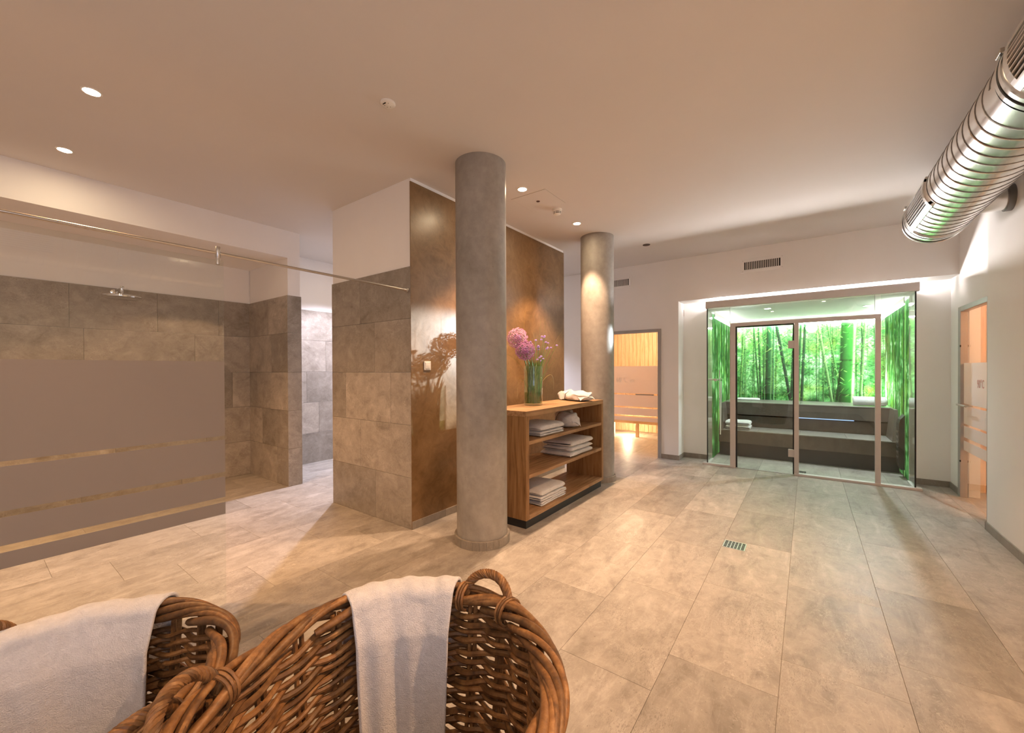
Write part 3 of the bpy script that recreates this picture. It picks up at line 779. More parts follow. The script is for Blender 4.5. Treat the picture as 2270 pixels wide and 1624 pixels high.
for i, (dx, dz, df, hd, lb) in enumerate([(.080, .745, 0, 4, 'tallest violet verbena sprig with a cluster of four blossoms'), (.020, .715, .03, 1, 'single violet verbena blossom just right of the alliums'),
        (.092, .69, -.02, 2, 'violet verbena sprig below the tallest cluster'), (.040, .64, .0, 4, 'violet verbena sprig touching the lower allium'), (-.018, .70, .05, 1, 'violet verbena blossom behind the lower allium'),
        (.108, .635, .03, 2, 'violet verbena sprig with two buds leaning right'), (.172, .655, -.01, 1, 'violet verbena blossom farthest to the right'), (.128, .628, -.03, 1, 'small violet verbena bud on the right side'),
        (.045, .52, -.03, 3, 'short violet verbena sprig just above the vase rim'), (.075, .51, .02, 2, 'short violet verbena sprig behind the vase rim')]):
    verbena(dx, dz, df, hd, lb, 40 + i)
def grass(a, b, c, r0, mat, label, i):
    o = thing('grass_blade', tuple(a), label, 'grass', 'grass blades in the vase')
    p = curve_pts(a, b, c, 18)
    MB().tube(p, [r0 * (1 - .8 * (k / 18)) for k in range(19)], 4).build('blade', M[mat], o, True)
rg = random.Random(5)
for i, (dx, dz, bx, bz, mat, lb) in enumerate([(-.055, 1.04, -.10, .62, 'straw', 'tall straw-yellow grass blade rising highest left of the vase'), (.06, 1.0, .03, .55, 'stem', 'tall green grass blade rising straight above the vase'),
        (.085, .98, .10, .60, 'stem', 'tall green grass blade right of the straight one'), (-.02, .86, .06, .6, 'straw', 'arched straw blade behind the alliums'),
        (.235, .845, .12, .66, 'straw', 'straw blade arching far to the right'), (-.23, .58, -.06, .52, 'stem', 'green blade sticking out to the left behind the column'),
        (.20, .52, .10, .50, 'stem', 'green blade bending right over the rim'), (-.115, .10, -.12, .52, 'straw', 'dry blade drooping left of the vase to the shelf'), (-.09, .16, -.09, .44, 'stem', 'thin green blade drooping along the vase'),
        (.15, .17, .17, .55, 'straw', 'dry blade drooping on the right of the vase')]):
    grass(vpos(rg.uniform(-.04, .04), .05, rg.uniform(-.03, .03)), vpos(bx, bz, rg.uniform(-.05, .05)), vpos(dx, dz, rg.uniform(-.05, .05)), .0022, mat, lb, i)
def leaves():
    o = thing('green_stems', (VX, VY, STOP + .02), 'dense bunch of green leaf blades filling the glass vase', 'foliage')
    mb = MB(); q = random.Random(3)
    for i in range(110):
        a, b = q.random() * 6.3, q.random() * 6.3; r0, r1 = q.uniform(.01, .085), q.uniform(.01, .088)
        p0 = Vector((VX + r0 * math.cos(a), VY + r0 * math.sin(a), STOP + .022)); p1 = Vector((VX + r1 * math.cos(b), VY + r1 * math.sin(b), STOP + .40))
        p2 = p1 + (p1 - p0) * q.uniform(.05, .30)
        w = Vector((math.cos(a * 3), math.sin(a * 3), 0)) * q.uniform(.0025, .006)
        pts = [p0, (p0 + p1) / 2 + Vector((q.uniform(-.008, .008), q.uniform(-.008, .008), 0)), p1, p2]
        vs = []
        for k, p in enumerate(pts):
            ww = w * (1 if k < 3 else .2); vs += [tuple(p - ww), tuple(p + ww)]
        mb.add(vs, [(2 * k, 2 * k + 1, 2 * k + 3, 2 * k + 2) for k in range(3)])
    tag(mb.build('leaf_blades', M['stem'], o), kind='stuff')
leaves()
# ------------------------------------------------------------------ floor drains
def drain(x0, x1, y0, y1, label, nx=6, ny=6):
    r = thing('floor_drain', ((x0 + x1) / 2, (y0 + y1) / 2, 0), label, 'drain')
    MB().box(x0, x1, y0, y1, .0003, .0012).build('sump', M['dark'], r)
    f = MB(); b = .007
    f.box(x0 - b, x0, y0 - b, y1 + b, 0, .003).box(x1, x1 + b, y0 - b, y1 + b, 0, .003).box(x0, x1, y0 - b, y0, 0, .003).box(x0, x1, y1, y1 + b, 0, .003)
    f.build('frame', M['steel'], r)
    for i in range(1, ny): y = y0 + (y1 - y0) * i / ny; MB().box(x0, x1, y - .003, y + .003, .0014, .0032).build('bar', M['steel'], r)
    for i in range(1, nx): x = x0 + (x1 - x0) * i / nx; MB().box(x - .0022, x + .0022, y0, y1, .0013, .0027).build('bar', M['steel'], r)
drain(3.80, 3.945, .425, .575, 'square steel floor drain grating in the open tile floor')
drain(7.10, 7.23, .02, .11, 'small drain grating on the steam room floor', 4, 4)
# ------------------------------------------------------------------ steam room front
XF = 6.93
def steam_front():
    r = thing('steam_room_front', (XF, .1, 0), 'glazed steam room front with satin aluminium posts', 'glass front')
    YL, YR = 1.268, -1.07
    posts = [(.877, .95), (.098, .152), (-.752, -.698)]
    for a, b in posts: MB().cbox(XF - .03, XF + .02, a, b, .03 if a < .8 and a > .2 else .0, 2.186, .002).build('post', M['alu'], r)
    MB().cbox(XF - .0295, XF + .0195, -.752, .95, 2.132, 2.186, .002).build('lintel', M['alu'], r)
    MB().cbox(XF - .05, XF + .02, YR - .03, YL + .018, 2.437, 2.542, .002).build('fascia', M['alu'], r)
    MB().cbox(XF - .045, XF + .04, .877, 1.331, 0, .030, .002).build('sill', M['alu'], r)
    MB().cbox(XF - .045, XF + .04, -1.127, .152, 0, .030, .002).build('sill', M['alu'], r)
    MB().box(XF - .01, XF + .01, .152, .877, 0, .004).build('threshold', M['steel'], r)
    def pane(y0, y1, z0, z1, name='fixed_pane'):
        return MB().box(XF - .005, XF + .005, y0, y1, z0, z1).build(name, M['gglass'], r)
    pane(.952, YL - .006, .030, 2.437); pane(-.696, .096, .030, 2.131); pane(YR + .006, -.754, .030, 2.437)
    pane(-.694, .950, 2.187, 2.437, 'fanlight_pane')
    for y in (.951, -.695): MB().box(XF - .006, XF + .006, y - .002, y + .002, 2.187, 2.437).build('pane_joint', M['framegrey'], r)
    for y, s in ((YL, 1), (YR, -1)):
        MB().box(XF + .006, 7.31, y - .004, y + .004, .03, 2.434).build('side_pane', M['gglass'], r)
        MB().box(XF - .008, XF + .006, y - .007, y + .007, .03, 2.437).build('corner_seal', M['gasket'], r)
        MB().cbox(XF + .04, 7.31, y - .02, y + .02, 0, .030, .002).build('side_sill', M['alu'], r)
    # door leaf
    d = MB().box(XF - .005, XF + .005, .166, .862, .012, 2.118).build('door_leaf', M['gglass'], r)
    for a, b, c, e in ((.856, .876, .012, 2.131), (.153, .168, .012, 2.131), (.168, .856, 2.112, 2.131)):
        MB().box(XF - .012, XF + .008, a, b, c, e).build('door_seal', M['gasket'], d)
    for z in (1.782, .25):
        MB().cbox(XF - .020, XF + .016, .135, .222, z, z + .108, .004).build('hinge', M['alu'], d)
        MB().tube([(XF - .022, .128, z - .015), (XF - .022, .128, z + .123)], .006, 10).build('hinge_pin', M['chrome'], d)
    for z in (1.70, .63): MB().box(XF - .014, XF - .004, .872, .880, z, z + .035).build('door_catch', M['chrome'], d)
steam_front()
# ------------------------------------------------------------------ bamboo mural (printed glass, glow added to the print)
def mural_image(L, Hm, dx, dz, seed, stalks, leaves_n, hot=()):
    """paints a bamboo thicket; returns rgb[h, w, 3] (row 0 at the bottom)"""
    rg = np.random.RandomState(seed); w, h = int(L / dx) + 1, int(Hm / dz) + 1
    X, Z = np.meshgrid(np.linspace(0, L, w), np.linspace(0, Hm, h))
    def smooth(n, k):
        a = rg.rand(k, n); xi = np.linspace(0, n - 1.001, w); zi = np.linspace(0, k - 1.001, h)
        x0 = xi.astype(int); z0 = zi.astype(int); fx = xi - x0; fz = (zi - z0)[:, None]; x1 = np.minimum(x0 + 1, n - 1); z1 = np.minimum(z0 + 1, k - 1)
        return (a[z0][:, x0] * (1 - fx) + a[z0][:, x1] * fx) * (1 - fz) + (a[z1][:, x0] * (1 - fx) + a[z1][:, x1] * fx) * fz
    t = Z / Hm
    cl = .5 * smooth(int(8 * L), int(8 * Hm)) + .3 * smooth(int(22 * L), int(18 * Hm)) + .2 * smooth(int(50 * L), int(40 * Hm))
    lightness = np.clip(.22 + .50 * t + (cl - .5) * 1.5, 0, 1)[..., None]
    img = np.array([.015, .11, .02]) * (1 - lightness) + np.array([.36, .82, .34]) * lightness
    white = np.clip((cl - .56) * 6, 0, 1)[..., None] * np.clip(t * 1.3 + .05, 0, 1)[..., None] * .75
    img = img * (1 - white) + np.array([.90, 1.0, .86]) * white
    yel = np.clip((smooth(int(5 * L), int(5 * Hm)) - .60) * 4, 0, 1)[..., None] * .35
    img = img * (1 - yel) + np.array([.55, .78, .12]) * yel
    def leaf(cx, cz, ln, wd, ang, col, al):
        c, s = math.cos(ang), math.sin(ang); R = ln
        i0, i1 = max(0, int((cx - R) / dx)), min(w, int((cx + R) / dx) + 2); j0, j1 = max(0, int((cz - R) / dz)), min(h, int((cz + R) / dz) + 2)
        if i0 >= i1 or j0 >= j1: return
        U = (X[j0:j1, i0:i1] - cx) * c + (Z[j0:j1, i0:i1] - cz) * s; V = -(X[j0:j1, i0:i1] - cx) * s + (Z[j0:j1, i0:i1] - cz) * c
        m = np.clip((1 - (U / ln) ** 2 - (V / wd) ** 2) * 2.5, 0, 1)[..., None] * al
        img[j0:j1, i0:i1] = img[j0:j1, i0:i1] * (1 - m) + np.array(col) * m
    def scatter(n, dark):
        for _ in range(n):
            cz = rg.rand() ** .8 * Hm; k = cz / Hm
            col = [(.04, .26, .06), (.09, .44, .10), (.18, .62, .14), (.36, .78, .28), (.55, .86, .30), (.015, .11, .03)][rg.randint(0, 6)]
            col = [c * (.45 + .75 * k) * dark for c in col]
            leaf(rg.rand() * L, cz, rg.uniform(.014, .050), rg.uniform(.0035, .0085), rg.uniform(-1.2, -.1) if rg.rand() < .5 else rg.uniform(3.3, 4.3), col, rg.uniform(.4, .85))
    scatter(leaves_n // 2, 1.0)
    def stalk(x0, x1, wd, col, bright=.5, node=.28, al=.95):
        base = x1 + (x0 - x1) * t           # x0 at the top, x1 at the bottom
        q = (X - base) / (wd / 2); m = np.clip((1 - np.abs(q)) * 6, 0, 1) * al
        sh = np.clip(.62 + .55 * q * (1 if bright > 0 else -1), .2, 1.4) * (.42 + .75 * t) * (1 - .25 * np.abs(q) ** 3)
        nd = np.abs(((Z + x0 * 3.1) / node) % 1 - .5); ring = np.clip((.035 - nd) / .02, 0, 1) * .45
        c = np.array(col)[None, None] * sh[..., None] * (1 - ring[..., None])
        hl = np.clip(1 - np.abs(q - .75) / .25, 0, 1)[..., None] * abs(bright)
        c = c * (1 - hl) + np.array([.75, .98, .55]) * hl
        img[:] = img * (1 - m[..., None]) + c * m[..., None]
    for k in range(int(24 * L)):
        x = rg.rand() * L; stalk(x, x + rg.uniform(-.05, .05), rg.uniform(.010, .026), tuple(np.array([(.05, .24, .06), (.12, .46, .12), (.30, .72, .24), (.02, .12, .03)][rg.randint(0, 4)]) * rg.uniform(.8, 1.3)), .3, rg.uniform(.2, .35), rg.uniform(.35, .8))
    scatter(leaves_n // 4, .9)
    for st in stalks: stalk(*st)
    scatter(leaves_n // 6, 1.05)
    g = np.clip((t - .93) / .07, 0, 1)[..., None]          # pale top margin
    img[:] = img * (1 - g * .5) + np.array([.75, 1, .82]) * g * .5
    return np.clip(np.clip(img, 0.003, 1) ** 1.3 * 1.05, 0, 1), X, Z
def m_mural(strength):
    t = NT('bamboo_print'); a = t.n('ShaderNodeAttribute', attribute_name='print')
    g = t.n('ShaderNodeAttribute', attribute_name='print_glow')
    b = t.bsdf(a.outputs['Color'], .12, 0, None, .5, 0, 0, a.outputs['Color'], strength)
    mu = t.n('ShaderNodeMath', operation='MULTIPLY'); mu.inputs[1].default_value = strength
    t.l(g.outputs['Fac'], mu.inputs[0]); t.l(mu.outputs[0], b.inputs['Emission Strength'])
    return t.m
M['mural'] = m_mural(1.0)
def mural(name, origin, axis, L, z0, z1, dx, dz, seed, stalks, leaves_n, label, lamp):
    img, X, Z = mural_image(L, z1 - z0, dx, dz, seed, stalks, leaves_n)
    h, w = X.shape
    ox, oy = origin; ax, ay = axis
    P = np.stack([ox + ax * X, oy + ay * X, z0 + Z], -1).reshape(-1, 3)
    idx = np.arange(h * w).reshape(h, w)
    F = np.stack([idx[:-1, :-1], idx[:-1, 1:], idx[1:, 1:], idx[1:, :-1]], -1).reshape(-1, 4)
    r = thing(name, (ox + ax * L / 2, oy + ay * L / 2, z0), label, 'mural', 'bamboo print panels of the steam room')
    me = bpy.data.meshes.new('printed_pane')
    loc = np.array(r.location)
    me.from_pydata((P - loc).tolist(), [], F.tolist()); me.update()
    ca = me.color_attributes.new('print', 'FLOAT_COLOR', 'POINT')
    ca.data.foreach_set('color', np.concatenate([img.reshape(-1, 3), np.ones((h * w, 1))], 1).astype(np.float32).ravel())
    bl = me.attributes.new('print_glow', 'FLOAT', 'POINT')     # added emission: even glow plus painted glare spots
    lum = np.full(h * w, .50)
    for (lx, lz, sx, sz, amp) in lamp: lum += (amp * np.exp(-((X - lx) / sx) ** 2 - ((z0 + Z - lz) / sz) ** 2)).ravel()  # lamp: bright glare spots put into the pane's emission
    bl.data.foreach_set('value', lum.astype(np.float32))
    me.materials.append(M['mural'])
    o = bpy.data.objects.new('printed_pane', me); COL.objects.link(o); o.parent = r
    n = Vector((-ay, ax, 0)); e = .006
    # glass thickness behind the print
    c = [(ox, oy), (ox + ax * L, oy + ay * L)]
    s = -1 if name == 'bamboo_mural_left' else 1
    mb = MB()
    if abs(ax) > .5: mb.box(c[0][0], c[1][0], oy, oy + .014 * backing_side, z0, z1)
    else: mb.box(ox + .001, ox + .015, c[0][1], c[1][1], z0, z1)
    mb.build('backing_pane', M['plastic'], r)
# left panel (x runs into the room), back panel (runs to the right), right panel
backing_side = 1
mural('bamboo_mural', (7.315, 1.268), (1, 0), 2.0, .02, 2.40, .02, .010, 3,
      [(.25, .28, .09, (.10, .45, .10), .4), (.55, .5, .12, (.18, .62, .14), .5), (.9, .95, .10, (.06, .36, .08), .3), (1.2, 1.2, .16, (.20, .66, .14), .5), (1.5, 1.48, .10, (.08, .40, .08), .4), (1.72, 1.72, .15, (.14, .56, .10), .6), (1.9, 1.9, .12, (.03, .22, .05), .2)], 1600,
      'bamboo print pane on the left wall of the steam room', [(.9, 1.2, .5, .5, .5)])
def by(px):    # picture column of the photo's back pane -> metres along the pane
    return (px - 1617) / (1962 - 1617) * 2.32
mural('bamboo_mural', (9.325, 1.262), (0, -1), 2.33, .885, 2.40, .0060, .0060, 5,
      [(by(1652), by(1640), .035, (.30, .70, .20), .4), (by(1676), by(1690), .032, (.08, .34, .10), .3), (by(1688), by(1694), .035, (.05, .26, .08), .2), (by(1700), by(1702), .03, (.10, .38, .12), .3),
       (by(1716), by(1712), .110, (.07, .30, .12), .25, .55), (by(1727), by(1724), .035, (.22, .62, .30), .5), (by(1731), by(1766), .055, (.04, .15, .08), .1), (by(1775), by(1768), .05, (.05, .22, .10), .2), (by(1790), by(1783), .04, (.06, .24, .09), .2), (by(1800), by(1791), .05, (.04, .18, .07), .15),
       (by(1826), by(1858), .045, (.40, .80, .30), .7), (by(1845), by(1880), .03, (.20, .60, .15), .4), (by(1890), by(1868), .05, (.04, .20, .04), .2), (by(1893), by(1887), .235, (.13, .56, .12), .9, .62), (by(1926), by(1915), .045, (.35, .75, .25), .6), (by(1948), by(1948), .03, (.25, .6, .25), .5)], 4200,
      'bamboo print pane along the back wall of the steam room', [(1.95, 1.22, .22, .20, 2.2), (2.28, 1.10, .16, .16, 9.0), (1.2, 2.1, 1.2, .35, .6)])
backing_side = -1
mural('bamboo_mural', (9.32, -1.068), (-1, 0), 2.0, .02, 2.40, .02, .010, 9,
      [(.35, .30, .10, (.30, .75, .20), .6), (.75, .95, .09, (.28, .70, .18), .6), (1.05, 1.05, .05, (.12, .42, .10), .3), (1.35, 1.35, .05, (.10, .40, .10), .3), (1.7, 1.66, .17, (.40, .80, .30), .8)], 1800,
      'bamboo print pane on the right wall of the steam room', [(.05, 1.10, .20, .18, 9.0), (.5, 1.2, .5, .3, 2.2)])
# ------------------------------------------------------------------ steam room interior
def benches():
    r = thing('steam_bench', (8.0, .1, 0), 'lower tiled steam room bench with a dark plinth', 'bench')
    MB().box(7.905, 9.3, -1.055, 1.255, 0, .225).build('plinth', M['black'], r)
    MB().cbox(7.85, 8.5, -1.055, 1.255, .225, .43, .003).build('riser', M['steamtile'], r)
    for k in range(4):
        y0 = -1.055 + k * .5775
        MB().cbox(7.845, 8.46, y0 + .001, y0 + .5765, .430, .446, .002).build('seat_tile', M['steamtop'], r)
    r = thing('steam_bench', (8.9, .1, 0), 'upper tiled steam room bench with a light line below', 'bench')
    MB().cbox(8.50, 9.3, -1.055, 1.255, .446, .64, .002).build('back_panel', M['steamtile'], r)
    MB().cbox(8.43, 9.3, -1.055, 1.255, .665, .874, .003).build('front_panel', M['steamtile'], r)
    for k in range(4):
        y0 = -1.055 + k * .5775
        MB().cbox(8.425, 9.3, y0 + .001, y0 + .5765, .874, .890, .002).build('seat_tile', M['steamtop'], r)
    MB().box(8.440, 8.452, -.60, .12, .652, .664).build('led_line', M['ledblue'], r)
    for s, lb in ((1, 'slanted tiled bench cheek at the left end of the steam bench'), (-1, 'slanted tiled bench cheek at the right end of the steam bench')):
        yo, yi, yt = (1.255, 1.19, 1.225) if s > 0 else (-1.055, -.975, -1.02)
        c = thing('bench_cheek', (8.1, yo, .446), lb, 'armrest')
        mb = MB()
        mb.add([(7.85, yo, .446), (8.425, yo, .446), (8.425, yi, .446), (7.85, yi, .446), (8.02, yo, .890), (8.425, yo, .890), (8.425, yt, .890), (8.02, yt, .890)],
               [(0, 3, 2, 1), (4, 5, 6, 7), (0, 1, 5, 4), (1, 2, 6, 5), (2, 3, 7, 6), (3, 0, 4, 7)])
        mb.build('cheek_body', M['steamtile'], c)
    towel_block('folded_towel', 7.93, 8.28, .79, 1.17, .4465, .595, 'cream folded towel on the left end of the lower steam bench', 'towels in the steam room', 2, 21)
    towel_block('folded_towel', 8.95, 9.18, .74, 1.13, .8905, .930, 'thin white folded cloth lying on the upper steam bench', 'towels in the steam room', 1, 22)
    # rolled towel
    x, y, z = 8.57, -.80, .8905
    o = thing('rolled_towel', (x, y, z), 'thick white rolled towel on the right end of the upper steam bench', 'towel', 'towels in the steam room')
    pts = []
    n = 90
    for i in range(n + 1):
        a = 2 * PI * 3.2 * i / n; rr = .018 + .074 * i / n
        pts.append((rr * math.cos(a - .6), rr * .92 * math.sin(a - .6)))
    mb = MB()
    mb.grid(lambda u, v: (pts[min(n, int(round(v * n)))][0], -.20 + .40 * u + .006 * math.sin(9 * v), .086 + pts[min(n, int(round(v * n)))][1] + .002 * math.sin(30 * u + 9 * v)), 14, n)
    q = mb.build('roll', M['towel'], o, True, world=False)
    md = q.modifiers.new('thickness', 'SOLIDIFY'); md.thickness = .014
benches()
def steam_fittings():
    # ceiling spots
    for (x, y, p, lb) in ((7.42, .50, 2600, 'bright cool ceiling spot just behind the steam room glass'), (8.0, -.72, 120, 'small ceiling spot at the right side of the steam room')):
        z = 2.435
        r = thing('steam_spot', (x, y, z), lb, 'spotlight', 'steam room ceiling spots')
        MB().lathe([(.055, 0), (.053, -.008), (.042, -.010), (.040, -.004)], 32, (x, y, z)).build('trim_ring', M['plastic'], r, True)
        MB().disc(.041, -.006, 24, (x, y, z), False).build('lens', M['coollens'], r)
        l = bpy.data.lights.new('steam_spot_beam', 'SPOT'); l.energy = p; l.color = (.86, .90, 1.0); l.spot_size = math.radians(15 if p > 1000 else 160); l.spot_blend = .5; l.shadow_soft_size = .02
        o = bpy.data.objects.new('steam_spot_beam', l); COL.objects.link(o); o.parent = r; o.location = (0, 0, -.03)
        if p > 1000: o.rotation_euler = Vector((-4.62, 2.5, -.93)).to_track_quat('-Z', 'Y').to_euler()   # swivelled towards the room
    # LED tubes along the wall tops
    for y, s, lb in ((1.235, 1, 'light tube along the left wall top of the steam room'), (-1.03, -1, 'light tube along the right wall top of the steam room')):
        r = thing('light_tube', (8.3, y, 2.41), lb, 'light tube', 'steam room light tubes')
        MB().tube([(7.4, y, 2.345), (9.25, y, 2.345)], .012, 10).build('tube', M['ledgreen'], r, True)
        MB().cbox(7.36, 9.29, y - .004, y + .004, 2.350, 2.435, .001).build('holder', M['plastic'], r)
    r = thing('light_tube', (9.28, .1, 2.41), 'light tube along the back wall top of the steam room', 'light tube', 'steam room light tubes')
    MB().tube([(9.27, -1.0, 2.345), (9.27, 1.2, 2.345)], .012, 10).build('tube', M['ledgreen'], r, True)
    MB().cbox(9.266, 9.274, -1.04, 1.24, 2.350, 2.435, .001).build('holder', M['plastic'], r)
    for (y0, y1, lb) in ((-1.02, .72, 'cove light strip on top of the steam room, longer piece'), (.86, 1.20, 'cove light strip on top of the steam room, shorter piece')):
        r = thing('cove_light', (7.06, (y0 + y1) / 2, 2.545), lb, 'light strip', 'cove lights above the steam room')
        MB().tube([(7.06, y0, 2.556), (7.06, y1, 2.556)], .009, 8).build('tube', M['cove'], r, True)
        MB().cbox(7.05, 7.07, y0, y1, 2.535, 2.547, .001).build('holder', M['plastic'], r)
    # hand shower on the left wall
    x, y = 7.30, 1.19
    r = thing('hand_shower', (x, y, 1.32), 'chrome thermostat with hose hanging on the left steam room wall', 'shower tap')
    MB().tube([(x - .14, y, 1.32), (x + .34, y, 1.32)], .020, 20).build('valve_body', M['chrome'], r, True)
    for q in (-.14, .34): MB().tube([(x + q - .03, y, 1.32), (x + q + .03, y, 1.32)], .024, 20).build('valve_knob', M['chrome'], r, True)
    MB().tube([(x + .02, y - .03, 1.29), (x + .02, y - .03, 1.48)], .011, 12).build('hand_piece', M['chrome'], r, True)
    MB().tube([(x + .02, y, 1.32), (x + .02, y - .035, 1.32)], .016, 12).build('holder', M['chrome'], r, True)
    for q in (0, .2): MB().tube([(x + q, y, 1.32), (x + q, 1.262, 1.32)], .016, 14).build('wall_inlet', M['chrome'], r, True)
    pts = []
    for i in range(49):
        t = i / 48
        a = PI * (t - .5)
        pts.append((x + .02 + .16 * t + .03 * math.sin(2 * PI * t), y - .03, 1.29 - .87 * (1 - abs(2 * t - 1) ** 3.2)))
    MB().tube(pts, .008, 8).build('hose', M['plastic'], r, True)
    # black steam outlet on the right wall
    r = thing('steam_outlet', (7.62, -1.05, .12), 'black curved steam outlet cover on the right steam room wall', 'steam outlet')
    MB().prism([(-1.06, .12), (-1.02, .12), (-1.0, .2), (-1.0, .74), (-1.015, .80), (-1.06, .86)], 0, 7.52, 7.72).build('cover', M['black'], r)
    for k in range(6): MB().box(7.55, 7.69, -1.0, -.996, .26 + k * .07, .285 + k * .07).build('louvre', M['steamtile'], r)
steam_fittings()
# ------------------------------------------------------------------ lettering
def lettering(txt, size, mat, parent, loc, rot, shear=0):
    cu = bpy.data.curves.new('lettering', 'FONT'); cu.body = txt; cu.size = size; cu.extrude = .0004; cu.space_character = 1.05; cu.resolution_u = 4
    ob = bpy.data.objects.new('lettering', cu); COL.objects.link(ob)
    dg = bpy.context.evaluated_depsgraph_get(); me = bpy.data.meshes.new_from_object(ob.evaluated_get(dg))
    bpy.data.objects.remove(ob)
    o = bpy.data.objects.new('lettering', me); COL.objects.link(o); me.materials.clear(); me.materials.append(mat)
    o.parent = parent; o.location = Vector(loc) - Vector(parent.location); o.rotation_euler = rot
    o.scale = (.78, 1, 1)
    return o
# ------------------------------------------------------------------ sauna doors
def door60():
    r = struct(thing('door_1', (6.97, 2.45, 0), None, None))
    X = 6.97
    f = MB(); f.cbox(X - .02, X + .05, 1.985, 2.040, 0, 2.175, .003); f.cbox(X - .02, X + .05, 2.90, 2.965, 0, 2.175, .003); f.cbox(X - .02, X + .05, 2.04, 2.90, 2.122, 2.175, .003)
    f.build('door_frame', M['framegrey'], r)
    MB().box(X + .006, X + .014, 2.042, 2.898, .01, 2.12).build('door_leaf', M['glass'], r)
    for z0, z1 in ((1.072, 1.55), (.842, 1.046), (.692, .816), (.59, .66)):
        MB().box(X + .0045, X + .0055, 2.043, 2.897, z0, z1).build('frosted_band', M['frost60'], r)
    MB().tube([(X - .035, 2.10, 1.058), (X - .035, 2.41, 1.058)], .011, 12).build('handle', M['steel'], r, True)
    for y in (2.14, 2.37): MB().tube([(X - .035, y, 1.058), (X + .006, y, 1.058)], .006, 8).build('handle_post', M['steel'], r)
    rot = (PI / 2, 0, -PI / 2)
    lettering('60°C', .135, M['text60'], r, (X + .0035, 2.785, 1.262), rot); lettering('BIO', .075, M['text60'], r, (X + .0035, 2.535, 1.268), rot)
door60()
def door90():
    r = struct(thing('door_2', (6.4, -1.45, 0), None, None))
    Y = -1.45
    f = MB(); f.cbox(6.845, 6.935, Y - .05, Y + .022, 0, 2.205, .003); f.cbox(5.925, 5.985, Y - .05, Y + .022, 0, 2.205, .003); f.cbox(5.985, 6.845, Y - .05, Y + .022, 2.150, 2.205, .003)
    f.build('door_frame', M['framegrey'], r)
    MB().box(5.987, 6.843, Y - .016, Y - .008, .01, 2.148).build('door_leaf', M['glass'], r)
    for z0, z1 in ((1.085, 1.552), (.855, 1.06), (.70, .83), (.55, .66)):
        MB().box(5.988, 6.842, Y - .0075, Y - .0065, z0, z1).build('frosted_band', M['frost90'], r)
    MB().tube([(6.80, Y + .055, 1.075), (6.50, Y + .055, 1.075)], .011, 12).build('handle', M['steel'], r, True)
    for x in (6.76, 6.54): MB().tube([(x, Y + .055, 1.075), (x, Y - .008, 1.075)], .006, 8).build('handle_post', M['steel'], r)
    for z in (1.75, .42): MB().lathe([(.012, -.004), (.012, .004), (0, .006)], 12, (6.84, Y + .022, z), 'y').build('hinge_bolt', M['dark'], r)
    lettering('90°C', .125, M['text90'], r, (6.385, Y - .005, 1.285), (PI / 2, 0, PI))
door90()
# ------------------------------------------------------------------ sauna cabins
def slatted(name, label, x0, x1, y0, y1, z, along, n, legs, group):
    r = thing(name, ((x0 + x1) / 2, (y0 + y1) / 2, 0), label, 'bench', group)
    for k in range(n):
        if along == 'y': w = (x1 - x0) / n; MB().cbox(x0 + k * w, x0 + k * w + w * .78, y0, y1, z - .03, z, .002).build('slat', M['pineh'], r)
        else: w = (y1 - y0) / n; MB().cbox(x0, x1, y0 + k * w, y0 + k * w + w * .78, z - .03, z, .002).build('slat', M['pineh'], r)
    if along == 'y':
        MB().cbox(x0 + .01, x0 + .035, y0, y1, z - .12, z - .032, .002).build('apron', M['pineh'], r)
        for y in legs: MB().cbox(x0 + .04, x0 + .10, y, y + .06, 0, z - .03, .002).build('leg', M['pine'], r)
    else:
        MB().cbox(x0, x1, y1 - .035, y1 - .01, z - .12, z - .032, .002).build('apron', M['pineh'], r)
        for x in legs: MB().cbox(x, x + .06, y1 - .10, y1 - .04, 0, z - .03, .002).build('leg', M['pine'], r)
def boards(parent, axis, coord, a0, a1, z0, z1, w=.095, sign=-1):
    n = int(round((a1 - a0) / w)); w = (a1 - a0) / n; base = None
    for k in range(n):
        if base is None:
            base = (MB().cbox(0, .014, .002, w - .002, 0, z1 - z0, .007) if axis == 'x' else MB().cbox(.0012, w - .0012, 0, .012, 0, z1 - z0, .002)).build('wall_board', M['pine'], parent, world=False); o = base
        else: o = bpy.data.objects.new('wall_board', base.data); COL.objects.link(o); o.parent = parent
        o.location = (coord, a0 + k * w, z0) if axis == 'x' else (a0 + k * w, coord, z0)
